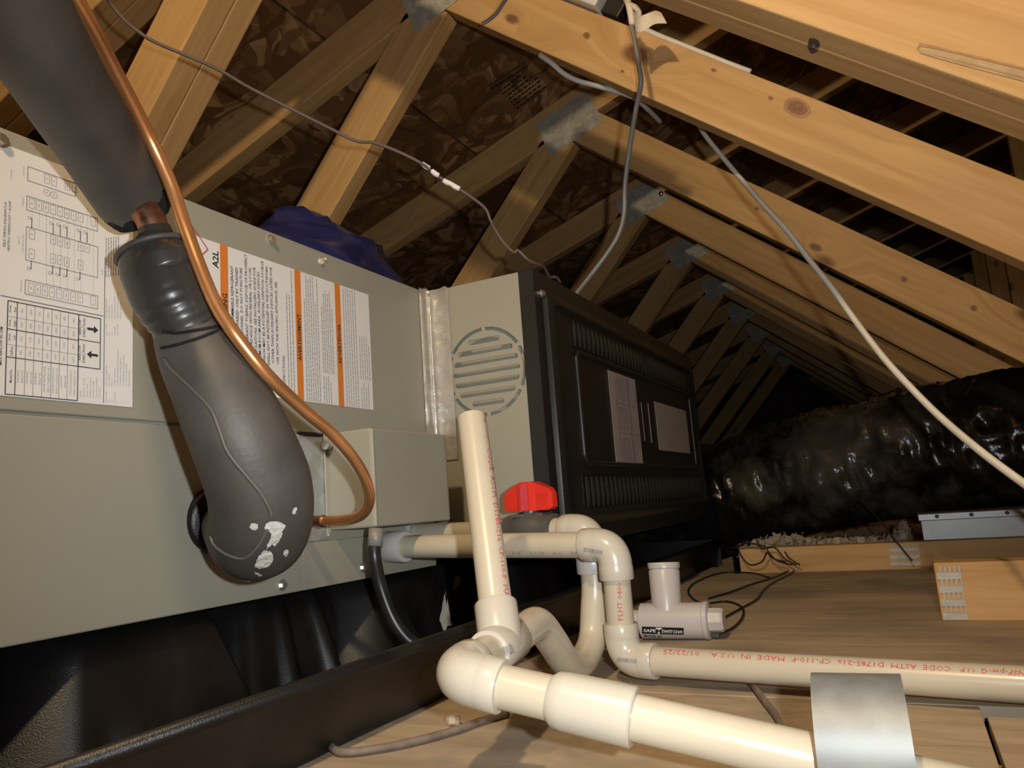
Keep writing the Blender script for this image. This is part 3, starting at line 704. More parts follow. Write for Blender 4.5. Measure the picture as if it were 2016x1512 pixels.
# stickers on the door
def sticker(p_tl, p_br, name, mat, parent, y=YF - .0035):
    a = onY(*p_tl, y); b = onY(*p_br, y); g = G(); g.box((a.x, y - .0004, b.z), (b.x, y, a.z)); o = g.put(name, mat, parent); return o, a, b
st1, a, b = sticker((1196, 728), (1266, 914), 'rating_sticker', 'paper_dim', door)
pp = Print((0, a.y, 0), (1, 0, 0), (0, 0, 1), (0, -.0007, 0)); W_ = b.x - a.x; H_ = a.z - b.z
pp2 = Print((0, a.y, 0), (1, 0, 0), (0, 0, 1), (0, -.0007, 0)); pp3 = Print((0, a.y, 0), (1, 0, 0), (0, 0, 1), (0, -.0006, 0)); rnd = random.Random(2)
pp.quad(a.x + W_ * .20, b.z, a.x + W_ * .215, a.z - .008); pp2.quad(a.x + W_ * .645, b.z + .002, a.x + W_ * .66, a.z - .004)
for t in (.33, .66): pp3.line(a.x + W_ * .2, b.z + H_ * t, b.x, b.z + H_ * t, .0012)
for i in range(6):
    for j in range(3):
        xx = a.x + W_ * (.27 + .066 * i + (.10 if i > 4 else 0)); pp3.quad(xx, b.z + H_ * (.03 + .335 * j), xx + W_ * .022, b.z + H_ * (.29 + .335 * j))
pp.put('red_line', 'ink_red', st1); pp2.put('blue_line', 'ink_blue', st1); pp3.put('grey_print', 'ink_grey', st1)
st2, a, b = sticker((1288, 790), (1359, 893), 'data_sticker', 'paper_dim', door)
for q0, q1 in (((1262, 792), (1270, 868)), ((1275, 794), (1284, 872))): sticker(q0, q1, 'badge_strip', 'paper_dim', door)
screw(V((.912, YF - .0005, FZ1 - .030)), None, fur, None)
# foil tape sealing the corner
vs, fs = [], []; nU, nV = 16, 60; ztop, zbot = .487, .245
for j in range(nV + 1):
    z = ztop + (zbot - ztop) * j / nV
    for i in range(nU + 1):
        t = i / nU
        if t < .12: p = V((.868 + t * .06, YC - .0008, z))
        elif t < .5: k = (t - .12) / .38; p = V((.8752 + k * (FX0 - .002 - .8752), YC - .001 - .003 * math.sin(k * 3.1), z))
        else: k = (t - .5) / .5; p = V((FX0 - .0012, YC - k * .034, z))
        nz = MN.noise(V((p.x * 90 + 3, p.y * 90, z * 26))) * .0016 + MN.noise(V((p.x * 300, p.y * 300, z * 120))) * .0006
        p.x -= abs(nz) + (.0005 if t > .5 else 0); p.y -= abs(nz) * .6
        if j == 0: p.z += MN.noise(V((i * 2.1, 0, 0))) * .003
        vs.append(p)
for j in range(nV):
    for i in range(nU): k = j * (nU + 1) + i; fs.append((k, k + 1, k + nU + 2, k + nU + 1))
tag(put('foil_tape', vs, fs, 'foil', None, True), 'wrinkled silver foil tape sealing the joint between cabinet and furnace', 'tape')

# ================================================================== DRAIN PAN
pan = tag(empty('drain_pan', (1, .8, 0)), 'long black plastic drain pan under the cabinet and furnace', 'drain pan')
PX0, PX1, PY0, PY1 = -.05, 1.886, .400, 1.25
g = G(); g.box((PX0 + .02, PY0 + .022, .001), (PX1 - .02, PY1 - .02, .005)); g.put('tray_floor', 'black_plastic', pan)
# front wall, wavy at its foot
vs, fs = [], []; n = 120; rows = 7
for i in range(n + 1):
    x = PX0 + (PX1 - PX0) * i / n; bulge = (MN.noise(V((x * 7, 1, 0))) + 1) * .5
    for j in range(rows):
        t = j / (rows - 1); y = PY0 + .004 + (1 - t) * (.006 + .024 * bulge) ; z = .001 + t * .058
        y += math.sin(t * 3.14) * -.004 * (1 - bulge); vs.append(V((x, y, z)))
for i in range(n):
    for j in range(rows - 1): k = i * rows + j; fs.append((k, k + rows, k + rows + 1, k + 1))
g = G(); g.add(vs, fs); g.add([v + V((0, .003, 0)) for v in vs], fs); g.put('front_wall', 'black_plastic', pan, True)
g = G(); g.tube([(PX0, PY0 + .006, .060), (PX1, PY0 + .006, .060)], .0055, 10); g.put('rolled_rim', 'black_plastic', pan, True)
g = G(); g.box((PX1 - .004, PY0 + .006, .001), (PX1, PY1, .062)); g.box((PX0, PY1 - .004, .001), (PX1, PY1, .062)); g.box((PX0, PY0 + .006, .001), (PX0 + .004, PY1, .062)); g.put('end_wall', 'black_plastic', pan)
def hump(xa, xb, xa2, xb2, yf, yf2, zt=.1055, nf=0):
    """fluted tower: top outline xa..xb at depth yf, foot xa2..xb2 at yf2"""
    g = G(); n = 40; rows = 8; vs = []; fs = []
    prof = []
    for i in range(n + 1):
        t = i / n; prof.append(t)
    for j in range(rows + 1):
        s = j / rows; z = zt - (zt - .006) * s; e = 0 if j else .006
        L, Rr = xa + (xa2 - xa) * s, xb + (xb2 - xb) * s; y = yf + (yf2 - yf) * s
        for i in range(n + 1):
            t = i / n; fl = max(0, math.sin(t * math.pi * 2 * nf)) ** 1.5 * .014 * (s ** .5) if nf else (.018 * max(0, 1 - abs(t - .42) / .13) * max(0, s - .45) / .55)
            edge = max(0, (.22 - t) / .22 * 1.6, (t - .93) / .07); y_ = y + edge ** 1.5 * .022 - fl + e
            vs.append(V((L + (Rr - L) * t, y_, z + (0 if j else -.001))))
    for j in range(rows):
        for i in range(n): k = j * (n + 1) + i; fs.append((k, k + 1, k + n + 2, k + n + 1))
    m = len(vs)
    for j in range(rows + 1):          # sides go straight back
        s = j / rows; vs.append(V((vs[j * (n + 1)].x + .01, .80, vs[j * (n + 1)].z))); vs.append(V((vs[j * (n + 1) + n].x - .01, .80, vs[j * (n + 1) + n].z)))
    for j in range(rows):
        fs.append((j * (n + 1), (j + 1) * (n + 1), m + 2 * (j + 1), m + 2 * j)); fs.append((j * (n + 1) + n, m + 2 * j + 1, m + 2 * j + 3, (j + 1) * (n + 1) + n))
    fs.append(tuple(range(n + 1)) + (m + 1, m))
    g.add(vs, fs); return auto(g.put('support_pedestal', 'black_plastic', pan), 50)
for k in range(-1, 4):
    d = k * .378; hump(.360 + d, .527 + d, .325 + d, .560 + d, .582, .548)
    hump(.585 + d, .735 + d, .545 + d, .745 + d, .625, .590, nf=3)
pan_o = [o for o in pan.children]

# ================================================================== PVC
PR, FR = .01335, .0168
def arc(p, c, q, k=12):
    """quarter-ish bend with corner c"""
    p, c, q = V(p), V(c), V(q); return [(p * (1 - t) ** 2 + c * 2 * t * (1 - t) + q * t * t) for t in [i / k for i in range(k + 1)]]
def bend(c, d0, d1, leg, rad, socket=.0125, fr=FR):
    """elbow fitting: corner point c, unit directions to its two mouths"""
    c = V(c); d0 = V(d0).normalized(); d1 = V(d1).normalized()
    a = c + d0 * leg; b = c + d1 * leg; mid = arc(c + d0 * rad, c, c + d1 * rad)
    pts = [a, a - d0 * .001, c + d0 * (leg - socket), c + d0 * (leg - socket - .001)] + mid + [c + d1 * (leg - socket - .001), c + d1 * (leg - socket), b - d1 * .001, b]
    rads = [fr * .96, fr * 1.0, fr * 1.0, fr * .985] + [fr * .985] * len(mid) + [fr * .985, fr, fr, fr * .96]
    return pts, rads
def fitting(pts, rads, name, parent, mat='pvc_fit', n=28):
    g = G(); g.tube(pts, rads, n); return auto(g.put(name, mat, parent), 40)
def pipe(a, b, name, parent, mat='pvc', r=PR, n=28, hollow=False):
    g = G(); g.tube([a, b], r, n)
    return auto(g.put(name, mat, parent), 40)
def sleeve(a, b, name, parent, fr=FR, mat='pvc_fit'):
    a = V(a); b = V(b); d = (b - a).normalized()
    return fitting([a, a + d * .0012, b - d * .0012, b], [fr * .95, fr, fr, fr * .95], name, parent, mat)
# --- overflow (front) line: straight out of the cabinet, down, then along the deck
sec_ = tag(empty('overflow_drain_line', (.73, .27, 0)), 'cream PVC pipe leaving the cabinet, dropping twice-elbowed to run along the deck with red print', 'pipe')
s0 = V((.768, YC, .140)); s1 = V((.733, .262, .1325)); s2 = V((.738, .264, .0222)); s3 = V((.688, -.085, .0205))
dA = (s1 - s0).normalized(); sleeve(s0, s0 + dA * .030, 'coupling', sec_, FR * 1.1, 'pvc_white')
pA = pipe(s0 + dA * .02, s1 - dA * .028, 'pipe', sec_)
e1 = fitting(*bend(s1, -dA, (0, 0, -1), .034, .020), 'elbow', sec_)
pB = pipe(s1 + V((0, 0, -.026)), s2 + V((0, 0, .026)), 'pipe', sec_)
dC = (s3 - s2).normalized(); e2 = fitting(*bend(s2, (0, 0, 1), dC, .034, .020), 'elbow', sec_)
pC = pipe(s2 + dC * .026, s3 + dC * .25, 'pipe', sec_)
sleeve(s2 + dC * .0325, s2 + dC * .036, 'primer_ring', sec_, PR * 1.03, 'ink_faint')
# --- main line with valve, trap, vent and outlet
mainl = tag(empty('condensate_trap_line', (.62, .29, 0)), 'cream PVC condensate line with red valve, trap, upright open vent and thick outlet pipe', 'pipe')
v0 = V((.835, YC, .150)); vE = V((.770, .300, .1475)); dV = (vE - v0).normalized()
pipe(v0, vE - dV * .03, 'pipe', mainl)
vc = P(1024, 1030, .845); vc = v0 + dV * ((vc - v0).dot(dV)); 
# valve
g = G(); g.tube([vc - dV * .034, vc - dV * .033, vc - dV * .018, vc - dV * .014, vc + dV * .014, vc + dV * .018, vc + dV * .033, vc + dV * .034], [FR, FR * 1.1, FR * 1.1, FR * 1.28, FR * 1.28, FR * 1.1, FR * 1.1, FR], 24)
vb = tag(auto(g.put('valve_body', 'pvc_grey', mainl), 40), 'dark grey ball valve body')
g = G(); g.tube([vc + V((0, 0, .012)), vc + V((0, 0, .026))], .0098, 20); g.box(vc + V((-.013, -.02, .016)), vc + V((.013, .02, .0195))); g.put('valve_stem', 'pvc_grey', vb)
hz = vc.z + .0225; hl = .0345; side = V((dV.y, -dV.x, 0)).normalized(); dh = V((dV.x, dV.y, 0)).normalized()
def hpt(u, s, z): return vc + dh * u + side * s + V((0, 0, z - vc.z))
# winged handle: outline (u, half width, bottom, top)
secs = [(-hl - .001, .0045, hz + .003, hz + .018), (-hl + .004, .0058, hz, hz + .024), (-.014, .0075, hz, hz + .0305), (-.0065, .0105, hz, hz + .0325), (.0065, .0105, hz, hz + .0325), (.014, .0075, hz, hz + .0305), (hl - .004, .0058, hz, hz + .024), (hl + .001, .0045, hz + .003, hz + .018)]
vs, fs = [], []
for (u, s, zb_, zt_) in secs: vs += [hpt(u, -s, zb_), hpt(u, s, zb_), hpt(u, s * .86, zt_), hpt(u, -s * .86, zt_)]
for i in range(len(secs) - 1):
    for j in range(4): fs.append((i * 4 + j, i * 4 + (j + 1) % 4, (i + 1) * 4 + (j + 1) % 4, (i + 1) * 4 + j))
fs += [(0, 1, 2, 3), tuple(range(len(vs) - 4, len(vs)))]
hd = tag(put('valve_handle', vs, fs, 'red_plastic', vb), 'red winged valve handle')
cf = G(); vs = [hpt(u, sd * .0107, z) for sd in (-1,) for u, z in ((-.0055, hz + .001), (.0055, hz + .001), (.0050, hz + .030), (-.0050, hz + .030))]
for sd in (-1, 1): put('handle_face', [hpt(u, sd * k, z) for u, z, k in ((-.0055, hz + .001, .0108), (.0055, hz + .001, .0108), (.0050, hz + .030, .0098), (-.0050, hz + .030, .0098))], [(0, 1, 2, 3)], 'red_face', hd)
rb = G()
for sg in (-1, 1):
    for i in range(9):
        u = sg * (.0155 + i * .0019)
        for ss in (-1, 1): 
            wv = .0075 - .0017 * (abs(u) - .014) / .016
            c = hpt(u, ss * wv, hz + .0015); rb = G(); rb.box(c - V((.0006, .0006, 0)), c + V((.0006, .0006, .017))); rb.put('grip_rib', 'red_plastic', hd)
eV = fitting(*bend(vE, -dV, (0, 0, -1), .034, .020), 'elbow', mainl)
d0 = vE + V((0, 0, -.034)); 
sleeve(vE + V((0, 0, -.026)), vE + V((0, 0, -.046)), 'coupling', mainl, FR * 1.06, 'pvc_white')
# trap (one swept pipe) down, under, over a hump and into the tee
tee = V((.532, .288, .0735))
tp = spline([vE + V((0, 0, -.03)), vE + V((-.001, 0, -.060)), V((.764, .301, .066)), V((.750, .301, .036)), V((.715, .301, .0225)), V((.678, .300, .032)), V((.645, .297, .056)), V((.615, .295, .0755)), V((.585, .292, .0765)), V((.558, .290, .0745)), tee], 8)
g = G(); g.tube(tp, PR * 1.06, 26); trap = auto(g.put('trap_bend', 'pvc', mainl), 50)
dT = V((-1, -.15, .0)).normalized()
out = V((.436, .272, .0735)); dT = (out - tee).normalized()
g = G(); g.tube([tee - dT * .030, tee - dT * .0288, tee + dT * .0288, tee + dT * .030], [FR * .95, FR, FR, FR * .95], 28)
top = P(929, 824, .712); dR = (top - tee).normalized()
g.tube([tee, tee + dR * .0325, tee + dR * .034], [FR, FR * 1.02, FR * .97], 28); teeo = auto(g.put('tee', 'pvc_fit', mainl), 40)
# vent riser: hollow at the top
g = G(); n = 28
g.tube([tee + dR * .02, top], PR, n, cap=False); g.tube([top - dR * .05, top], PR * .80, n, cap=False)
k = len(g.v); 
for i in range(n): pass
base1 = n; base2 = 3 * n
for i in range(n): g.f.append((base1 + i, base1 + (i + 1) % n, base2 + (i + 1) % n, base2 + i))
ris = auto(g.put('vent_riser', 'pvc', mainl), 40)
# connecting stub, elbow, outlet
pipe(tee + dT * .02, out - dT * .02, 'pipe', mainl)
oend = V((.458, .050, .030)); dO = (oend - out).normalized()
eO = fitting(*bend(out, -dT, dO, .034, .020), 'elbow', mainl)
q1 = out + dO * .026
pO1 = pipe(q1, out + dO * .080, 'pipe', mainl)
c0_, c1_ = out + dO * .066, out + dO * .118
cpl = fitting([c0_, c0_ + dO * .004, c0_ + dO * .010, c1_ - dO * .003, c1_ - dO * .001, c1_], [PR * 1.02, FR * .98, FR * 1.02, FR * 1.04, FR * 1.04, FR * .98], 'coupling', mainl)
pO2 = pipe(out + dO * .10, oend + dO * .12, 'pipe', mainl)
# prints on the pipes
bvh = bvh_of([pC]); decal_text(bvh, 'NSF-pw-G  U.P.  CODE  ASTM  D1785-21a  CP-110-P  MADE  IN  U.S.A.   01/22/25', (2020, 1322), (1306, 1279), 9.5, 'red_print', 'ink_red', pC, bold=-.004)
bvh = bvh_of([ris]); decal_text(bvh, '-G  U.P.  CODE  ASTM  D1785-21a  CP-110-P  MADE', (950, 815), (995, 1196), 9, 'red_print', 'ink_red', ris, bold=-.004)
bvh = bvh_of([pB]); decal_text(bvh, 'PLHT 0400', (1226, 1222), (1223, 1147), 10, 'red_print', 'ink_red', pB, bold=0)
bvh = bvh_of([pA]); decal_text(bvh, '3/4"   LUX   AC   48', (1006, 1092), (1136, 1093), 8, 'black_print', 'ink_grey', pA, bold=-.01)
bvh = bvh_of([e1]); decal_bars(bvh, (1148, 1085), (1187, 1092), 8, 'stamped_mark', 'ink_grey', e1, 18)
bvh = bvh_of([e2]); decal_bars(bvh, (1215, 1302), (1254, 1306), 8, 'stamped_mark', 'ink_grey', e2, 18)
bvh = bvh_of([teeo]); decal_bars(bvh, (984, 1292), (1012, 1280), 14, 'stamped_mark', 'ink_grey', teeo, 14); decal_bars(bvh, (986, 1296), (1014, 1284), 4, 'stamped_mark', 'ink_grey', teeo, 12)

# ================================================================== FLOAT SWITCH lying on the deck
dk = onZ(1325, 1263, 0.0); fr_ = .0216; fc = V((dk.x + .014, dk.y, fr_ + .001)); ax = V((.045, -1, .0)).normalized()
fs_ = tag(empty('float_switch', (fc.x, fc.y, 0)), 'white plastic float switch tee lying on the deck with wires', 'float switch')
pL = fc - ax * .040; pRr = fc + ax * .037
g = G(); g.tube([pL - ax * .020, pL - ax * .0195, pL - ax * .002, pL, pRr, pRr + ax * .001, pRr + ax * .006, pRr + ax * .007], [.0125, .0135, .0135, fr_, fr_, fr_ * 1.05, fr_ * 1.05, fr_ * .98], 32)
nb = fc - ax * .008; ndir = V((.10, 0, 1)).normalized()
g.tube([nb, nb + ndir * .060, nb + ndir * .061, nb + ndir * .0625, nb + ndir * .0635, nb + ndir * .0695, nb + ndir * .0705], [.0178, .0195, .0188, .0188, .0199, .0203, .0197], 32, cap=False)
g.tube([nb + ndir * .03, nb + ndir * .0705], .0172, 32, cap=False)
n = 32; m0 = len(g.v) - 2 * n
for i in range(n): g.f.append((m0 - n + i, m0 - n + (i + 1) % n, m0 + n + (i + 1) % n, m0 + n + i))
fb = auto(g.put('tee_body', 'pvc_white', fs_), 40)
g = G(); g.tube([pRr + ax * .006, pRr + ax * .021, pRr + ax * .024], [.0145, .0145, .0125], 8); g.put('end_plug', 'pvc_white', fs_)
g = G(); g.tube([pRr + ax * .008 + V((0, 0, -.017)), pRr + ax * .016 + V((0, 0, -.018))], .0035, 10); g.put('wire_boss', 'pvc_grey', fs_)
bvh = bvh_of([fb])
# label placed in switch space: find pixels from world points
def proj(p):
    d = V(p) - CAM; c = [d.dot(R[i]) for i in range(3)]; return 1008 + F * c[0] / c[2], 756 + F * c[1] / c[2]
gx_, gy_ = [(1264, 1235), (1345, 1249)], None
vv = [(i / 8, j / 2) for j in range(3) for i in range(9)]; ff = [(j * 9 + i, j * 9 + i + 1, (j + 1) * 9 + i + 1, (j + 1) * 9 + i) for j in range(2) for i in range(8)]
decal(bvh, vv, ff, lambda a, b: (1264 + 82 * a, 1247 + 2.5 * a - 13.5 * b), 'black_label', 'black_label', fb, .0003)
decal_text(bvh, 'SAFE', (1267, 1243.5), (1291, 1244.3), 6, 'label_lettering', 'paper', fb, bold=.03)
decal_text(bvh, 'T', (1291.5, 1247), (1303, 1247.3), 11.5, 'label_lettering', 'paper', fb, bold=.05)
decal_text(bvh, 'SWITCH®', (1302.5, 1245.2), (1344.5, 1247), 6, 'label_lettering', 'paper', fb, bold=.03)
decal_text(bvh, 'MODEL SS1', (1268, 1253.5), (1303, 1255), 4.6, 'label_lettering', 'ink', fb, bold=.03)

# ================================================================== REFRIGERANT LINES
sl = tag(empty('suction_line', (.46, .5, .1)), 'thick black foam-insulated pipe bending down and into the coil cabinet', 'insulated pipe')
def hose(pts, name, mat, n=40, k=8, shape=None):
    p = spline([P(a, b, d) for a, b, d, h in pts], k); r = spl1([h * d / F for a, b, d, h in pts], k)
    g = G(); g.tube(p, r, n, cap=True, shape=shape); return g, p, r
g, p, r = hose([(-105, -230, .355, 130), (-25, -90, .39, 113), (55, 55, .425, 98), (130, 180, .48, 87), (200, 292, .54, 78), (258, 386, .585, 71)], 'a', 'rubber', shape=lambda t, th: 1 + .012 * MN.noise(V((math.cos(th) * 2, math.sin(th) * 2, t * 6))))
# ragged cut end
for i in range(40): g.v[-40 + i] += (p[-1] - p[-2]).normalized() * (.004 * MN.noise(V((i * .6, 2, 0))) + .003)
axd = (p[-1] - p[-3]).normalized()
for kk, wgt in ((1, 1), (2, .62), (3, .3), (4, .1)):      # torn open on the side that faces the walkway
    for i in range(40):
        v = g.v[len(g.v) - 40 * kk + i]; c = p[-kk]; nv = (v - c).normalized(); f_ = max(0, nv.dot(V((-.55, -.75, .1)).normalized()) + .15)
        v -= axd * (.020 * f_ + .004 * MN.noise(V((i * .5, 4, 0)))) * wgt
up = auto(g.put('upper_insulation', 'rubber', sl), 50)
g = G(); dd = (p[-1] - p[-4]).normalized(); e_ = p[-1]
nrm_a = V((0, 0, 1)); 
g.tube([e_ - dd * .004, e_ + dd * .004, P(272, 410, .588), P(282, 426, .588)], [r[-1] * .97, r[-1] * .97, r[-1] * .93, r[-1] * .80], 30, shape=lambda t, th: 1 + .05 * MN.noise(V((math.cos(th) * 5, math.sin(th) * 5, t * 3)))); g.put('cut_foam', 'foam_cut', sl)
g = G(); g.tube(spline([P(272, 408, .575), P(292, 425, .572), P(306, 460, .572), P(325, 540, .575)], 6), .0108, 20); g.put('copper_stub', 'copper_dull', sl, True)
# wrapped taper over the joint
g, p, r = hose([(304, 448, .571, 29), (307, 460, .571, 32), (311, 480, .571, 48), (318, 505, .571, 66), (326, 524, .572, 68), (330, 532, .573, 58)], 'b', 'rubber_shiny', k=10)
auto(g.put('taped_cone', 'rubber_shiny', sl), 60)
g, p, r = hose([(306, 498, .577, 70), (318, 532, .575, 76), (335, 580, .573, 74), (360, 622, .574, 68), (372, 640, .577, 64)], 'c', 'rubber_shiny', k=10, shape=lambda t, th: 1 + .02 * math.sin(t * 60 + th * 2) * (t > .55) + .01 * MN.noise(V((math.cos(th) * 3, math.sin(th) * 3, t * 9))))
wr = auto(g.put('rubber_wrap', 'rubber_shiny', sl), 60)
g = G(); q = P(305, 494, .577); 
ringp = []
ax_ = (P(318, 532, .575) - P(306, 498, .577)).normalized(); rr0 = 71 * .577 / F
n1 = (V((0, 0, 1)) - ax_ * ax_.z).normalized(); n2 = ax_.cross(n1)
c_ = P(306, 498, .577)
for i in range(41): th = 2 * math.pi * i / 40; ringp.append(c_ + (n1 * math.cos(th) + n2 * math.sin(th)) * rr0)
g.tube(ringp, .0022, 8, cap=False); g.put('wrap_lip', 'rubber', sl, True)
g, p, r = hose([(366, 628, .578, 60), (372, 650, .580, 67), (395, 705, .575, 77), (432, 770, .570, 88), (474, 860, .570, 96), (508, 945, .580, 100), (516, 1000, .592, 99), (508, 1045, .612, 96), (487, 1052, .640, 78), (462, 1040, .672, 60), (440, 1028, .70, 44)], 'd', 'rubber', k=10, shape=lambda t, th: 1 + .012 * MN.noise(V((math.cos(th) * 2, math.sin(th) * 2, t * 7))) + .0 * th)
low = auto(g.put('lower_insulation', 'rubber', sl), 60)
bvh = bvh_of([low, wr])
def surf_path(pts, lift, b=None):
    out = []
    s = spline([V((x, y, 0)) for x, y in pts], 8)
    for q in s:
        h = cast(b or bvh, q.x, q.y, lift)
        if h is not None: out.append(h)
    return out
g = G(); sp = surf_path([(324, 706), (340, 728), (378, 765), (415, 805), (432, 845), (448, 888), (480, 930), (510, 966), (530, 1000), (534, 1018)], .0006); g.tube(sp, .0014, 8); g.put('glue_seam', 'rubber_seam', sl, True)
g = G(); sp = surf_path([(415, 1056), (425, 1075), (450, 1092), (480, 1098), (505, 1078), (522, 1050), (527, 1040)], .0006); g.tube(sp, .0013, 8); g.put('glue_seam', 'rubber_seam', sl, True)
for nm, pts in (('tape_edge', [(319, 685), (345, 680), (385, 668), (425, 652), (450, 640)]), ('tape_edge', [(322, 652), (350, 656), (400, 648), (440, 640)])):
    g = G(); sp = surf_path(pts, .0004)
    if len(sp) > 2: g.tube(sp, .0012, 6); g.put(nm, 'foam_cut', sl, True)
# plaster smears on the insulation
def smear(poly, b, name, parent, lift=.0011, mat='plaster'):
    cx = sum(q[0] for q in poly) / len(poly); cy = sum(q[1] for q in poly) / len(poly)
    poly = [tuple(q + V((MN.noise(V((q.x * .35, q.y * .35, 1))), MN.noise(V((q.x * .35, q.y * .35, 7))), 0)) * 2.6)[:2] for q in spline([V((a, b, 0)) for a, b in poly + poly[:1]], 4)[:-1]]
    v = [(cx, cy)]; f = []; n = len(poly)
    for ring in (.5, 1):
        for q in poly: v.append((cx + (q[0] - cx) * ring, cy + (q[1] - cy) * ring))
    for i in range(n): f.append((0, 1 + i, 1 + (i + 1) % n)); f.append((1 + i, 1 + n + i, 1 + n + (i + 1) % n, 1 + (i + 1) % n))
    return decal(b, v, f, lambda x, y: (x, y), name, mat, parent, lift)
for poly in ([(522, 1030), (535, 1024), (550, 1027), (561, 1033), (556, 1043), (553, 1056), (541, 1072), (533, 1070), (524, 1080), (530, 1060), (533, 1048), (522, 1040)], [(505, 1103), (508, 1095), (519, 1082), (534, 1085), (537, 1100), (528, 1112), (512, 1117), (502, 1112)], [(491, 1036), (497, 1028), (507, 1030), (508, 1040), (498, 1042)], [(572, 1010), (577, 998), (583, 1000), (579, 1011)], [(478, 1140), (498, 1143), (503, 1146), (488, 1145)], [(556, 1090), (561, 1080), (567, 1083), (562, 1094)], [(500, 1122), (515, 1129), (512, 1132), (503, 1128)]):
    smear(poly, bvh, 'plaster_smear', sl)
# rubber collar where it enters the cabinet
rc = onY(424, 1022, YC); g = G(); nn = V((-.30, -1, -.08)).normalized()
g.tube([rc + V((0, -.0005, 0)), rc + nn * .004, rc + nn * .012, rc + nn * .014], [.031, .031, .030, .025], 36); tag(g.put('wall_collar', 'black_plastic', sl, True), 'black rubber collar at the cabinet wall')
# liquid line
ll = [(105, -70, .44), (165, 25, .47), (232, 150, .515), (290, 262, .55), (335, 360, .562), (362, 440, .562), (395, 530, .556), (428, 605, .553), (470, 668, .553), (530, 742, .565), (600, 808, .60), (655, 855, .632), (698, 905, .655), (722, 950, .672), (727, 988, .69), (710, 1015, .71), (675, 1024, .735), (640, 1026, .755)]
g = G(); g.tube(spline([P(*q) for q in ll], 10), .0050, 20); cp = auto(g.put('copper_line', 'copper'), 60)
tag(cp, 'thin bare copper tube following the insulated pipe and looping at the cabinet', 'copper pipe')
g = G(); g.tube(spline([P(642, 1026, .754), P(615, 1026, .768), P(585, 1028, .788)], 6), .0053, 20); g.put('brazed_stub', 'copper_dull', cp, True)
g = G(); a = P(632, 1026, .7595); b = P(640, 1026, .755); g.tube([a, a + (b - a) * .5, b], [.0056, .0063, .0054], 16); g.put('braze_ring', 'copper_dull', cp, True)

# ================================================================== black tube from the box into the pan
g = G(); pts = spline([P(742, 1040, .795), P(738, 1070, .79), P(738, 1100, .785), P(748, 1150, .785), P(772, 1215, .78), P(802, 1258, .775), P(838, 1280, .772)], 8); g.tube(pts, .0070, 14)
bt = tag(g.put('black_cable', 'cable_black', None, True), 'black sheathed cable dropping from the small box into the pan', 'cable')
g = G(); g.tube([P(741, 1041, .795), P(738, 1076, .789)], .0078, 14); g.put('cable_sleeve', 'cable_grey', bt, True)
# plaster drip inside the pan
drip = G()
bvp = bvh_of([o for o in pan.children if o.name.startswith('support_pedestal')])
for poly in ([(893, 1140), (904, 1133), (905, 1148), (896, 1158), (890, 1160)], [(872, 1175), (876, 1165), (880, 1185), (885, 1220), (889, 1232), (880, 1233), (874, 1242), (864, 1222), (868, 1200)]): smear(poly, bvp, 'plaster_drip', pan, .0015, 'tape_cream')

# ================================================================== STRAP
stp = tag(empty('metal_strap', (.44, .0, 0)), 'wide bent galvanized metal strap arching over the outlet pipe', 'pipe strap')
sc = P(1695, 1470, .385); 
# arch: band bent over, axis along the pipe
axs = V((.06, -1, .0)).normalized(); up_ = V((0, 0, 1)); fw = V((-1, -.06, 0)).normalized()
cb = V((.468, .0365, .002)); Wd = .045; Rz = .068
prof = []
for i in range(25):
    an = math.pi * i / 24; prof.append((math.cos(an) * .036, .032 + math.sin(an) * .040))
prof = [(.036, .0)] + prof + [(-.036, .0)]
vs = []; fs = []
for k, (dx, dz) in enumerate(prof):
    for j, s in enumerate((-.5, -.47, .47, .5)):
        for th in (0, .0016):
            sc_ = 1 - th / .036; vs.append(cb + fw * dx * sc_ + up_ * (dz * sc_ if dz > 0 else 0) + axs * Wd * s + (up_ * 0))
m = 8
for k in range(len(prof) - 1):
    for j in range(3):
        a = k * m + j * 2; fs.append((a, a + 2, a + m + 2, a + m)); fs.append((a + 1, a + m + 1, a + m + 3, a + 3))
    fs.append((k * m, k * m + m, k * m + m + 1, k * m + 1)); fs.append((k * m + 6, k * m + 7, k * m + m + 7, k * m + m + 6))
auto(put('strap_band', vs, fs, 'strap_metal', stp), 40)
g = G()
for sg in (-1, 1):
    c = cb + fw * sg * .050; g.box(c + V((-.016, -.0225, .0002)), c + V((.016, .0225, .0018)))
g.put('strap_foot', 'strap_metal', stp)

# ================================================================== FLEX DUCT, METAL BOX, INSULATION
du = [(2.12, .72, .13), (2.09, .50, .145), (2.05, .30, .18), (2.01, .10, .215), (1.98, -.10, .242), (1.97, -.30, .245), (1.98, -.6, .21), (2.0, -1.0, .17), (2.05, -1.5, .16)]
def dshape(t, th):
    q = V((math.cos(th) * 1.6, math.sin(th) * 1.6, t * 14)); w1 = MN.noise(q) * .09
    w2 = abs(MN.noise(V((math.cos(th) * 3 + 9, math.sin(th) * 3, t * 46)))) * -.20
    return 1 + w1 + w2 + .022 * math.sin(t * 58)
g = G(); g.tube(spline([V(q) for q in du], 24), .148, 56, shape=dshape)
tag(g.put('flex_duct', 'duct_plastic', None, True), 'large wrinkled glossy black plastic flex duct beyond the furnace', 'duct')
mb = onX(1812, 1022, 1.775)
mbx = tag(empty('metal_plenum', (1.85, -.3, -.02)), 'shiny galvanized sheet metal box behind the low board', 'duct box')
g = G(); g.box((1.775, -.60, -.02), (1.87, mb.y, mb.z), .001); g.put('box_body', 'galv_big', mbx)
g = G(); g.box((1.770, -.60, mb.z - .004), (1.86, mb.y + .004, mb.z + .010), .0015); g.put('folded_flange', 'galv', mbx)
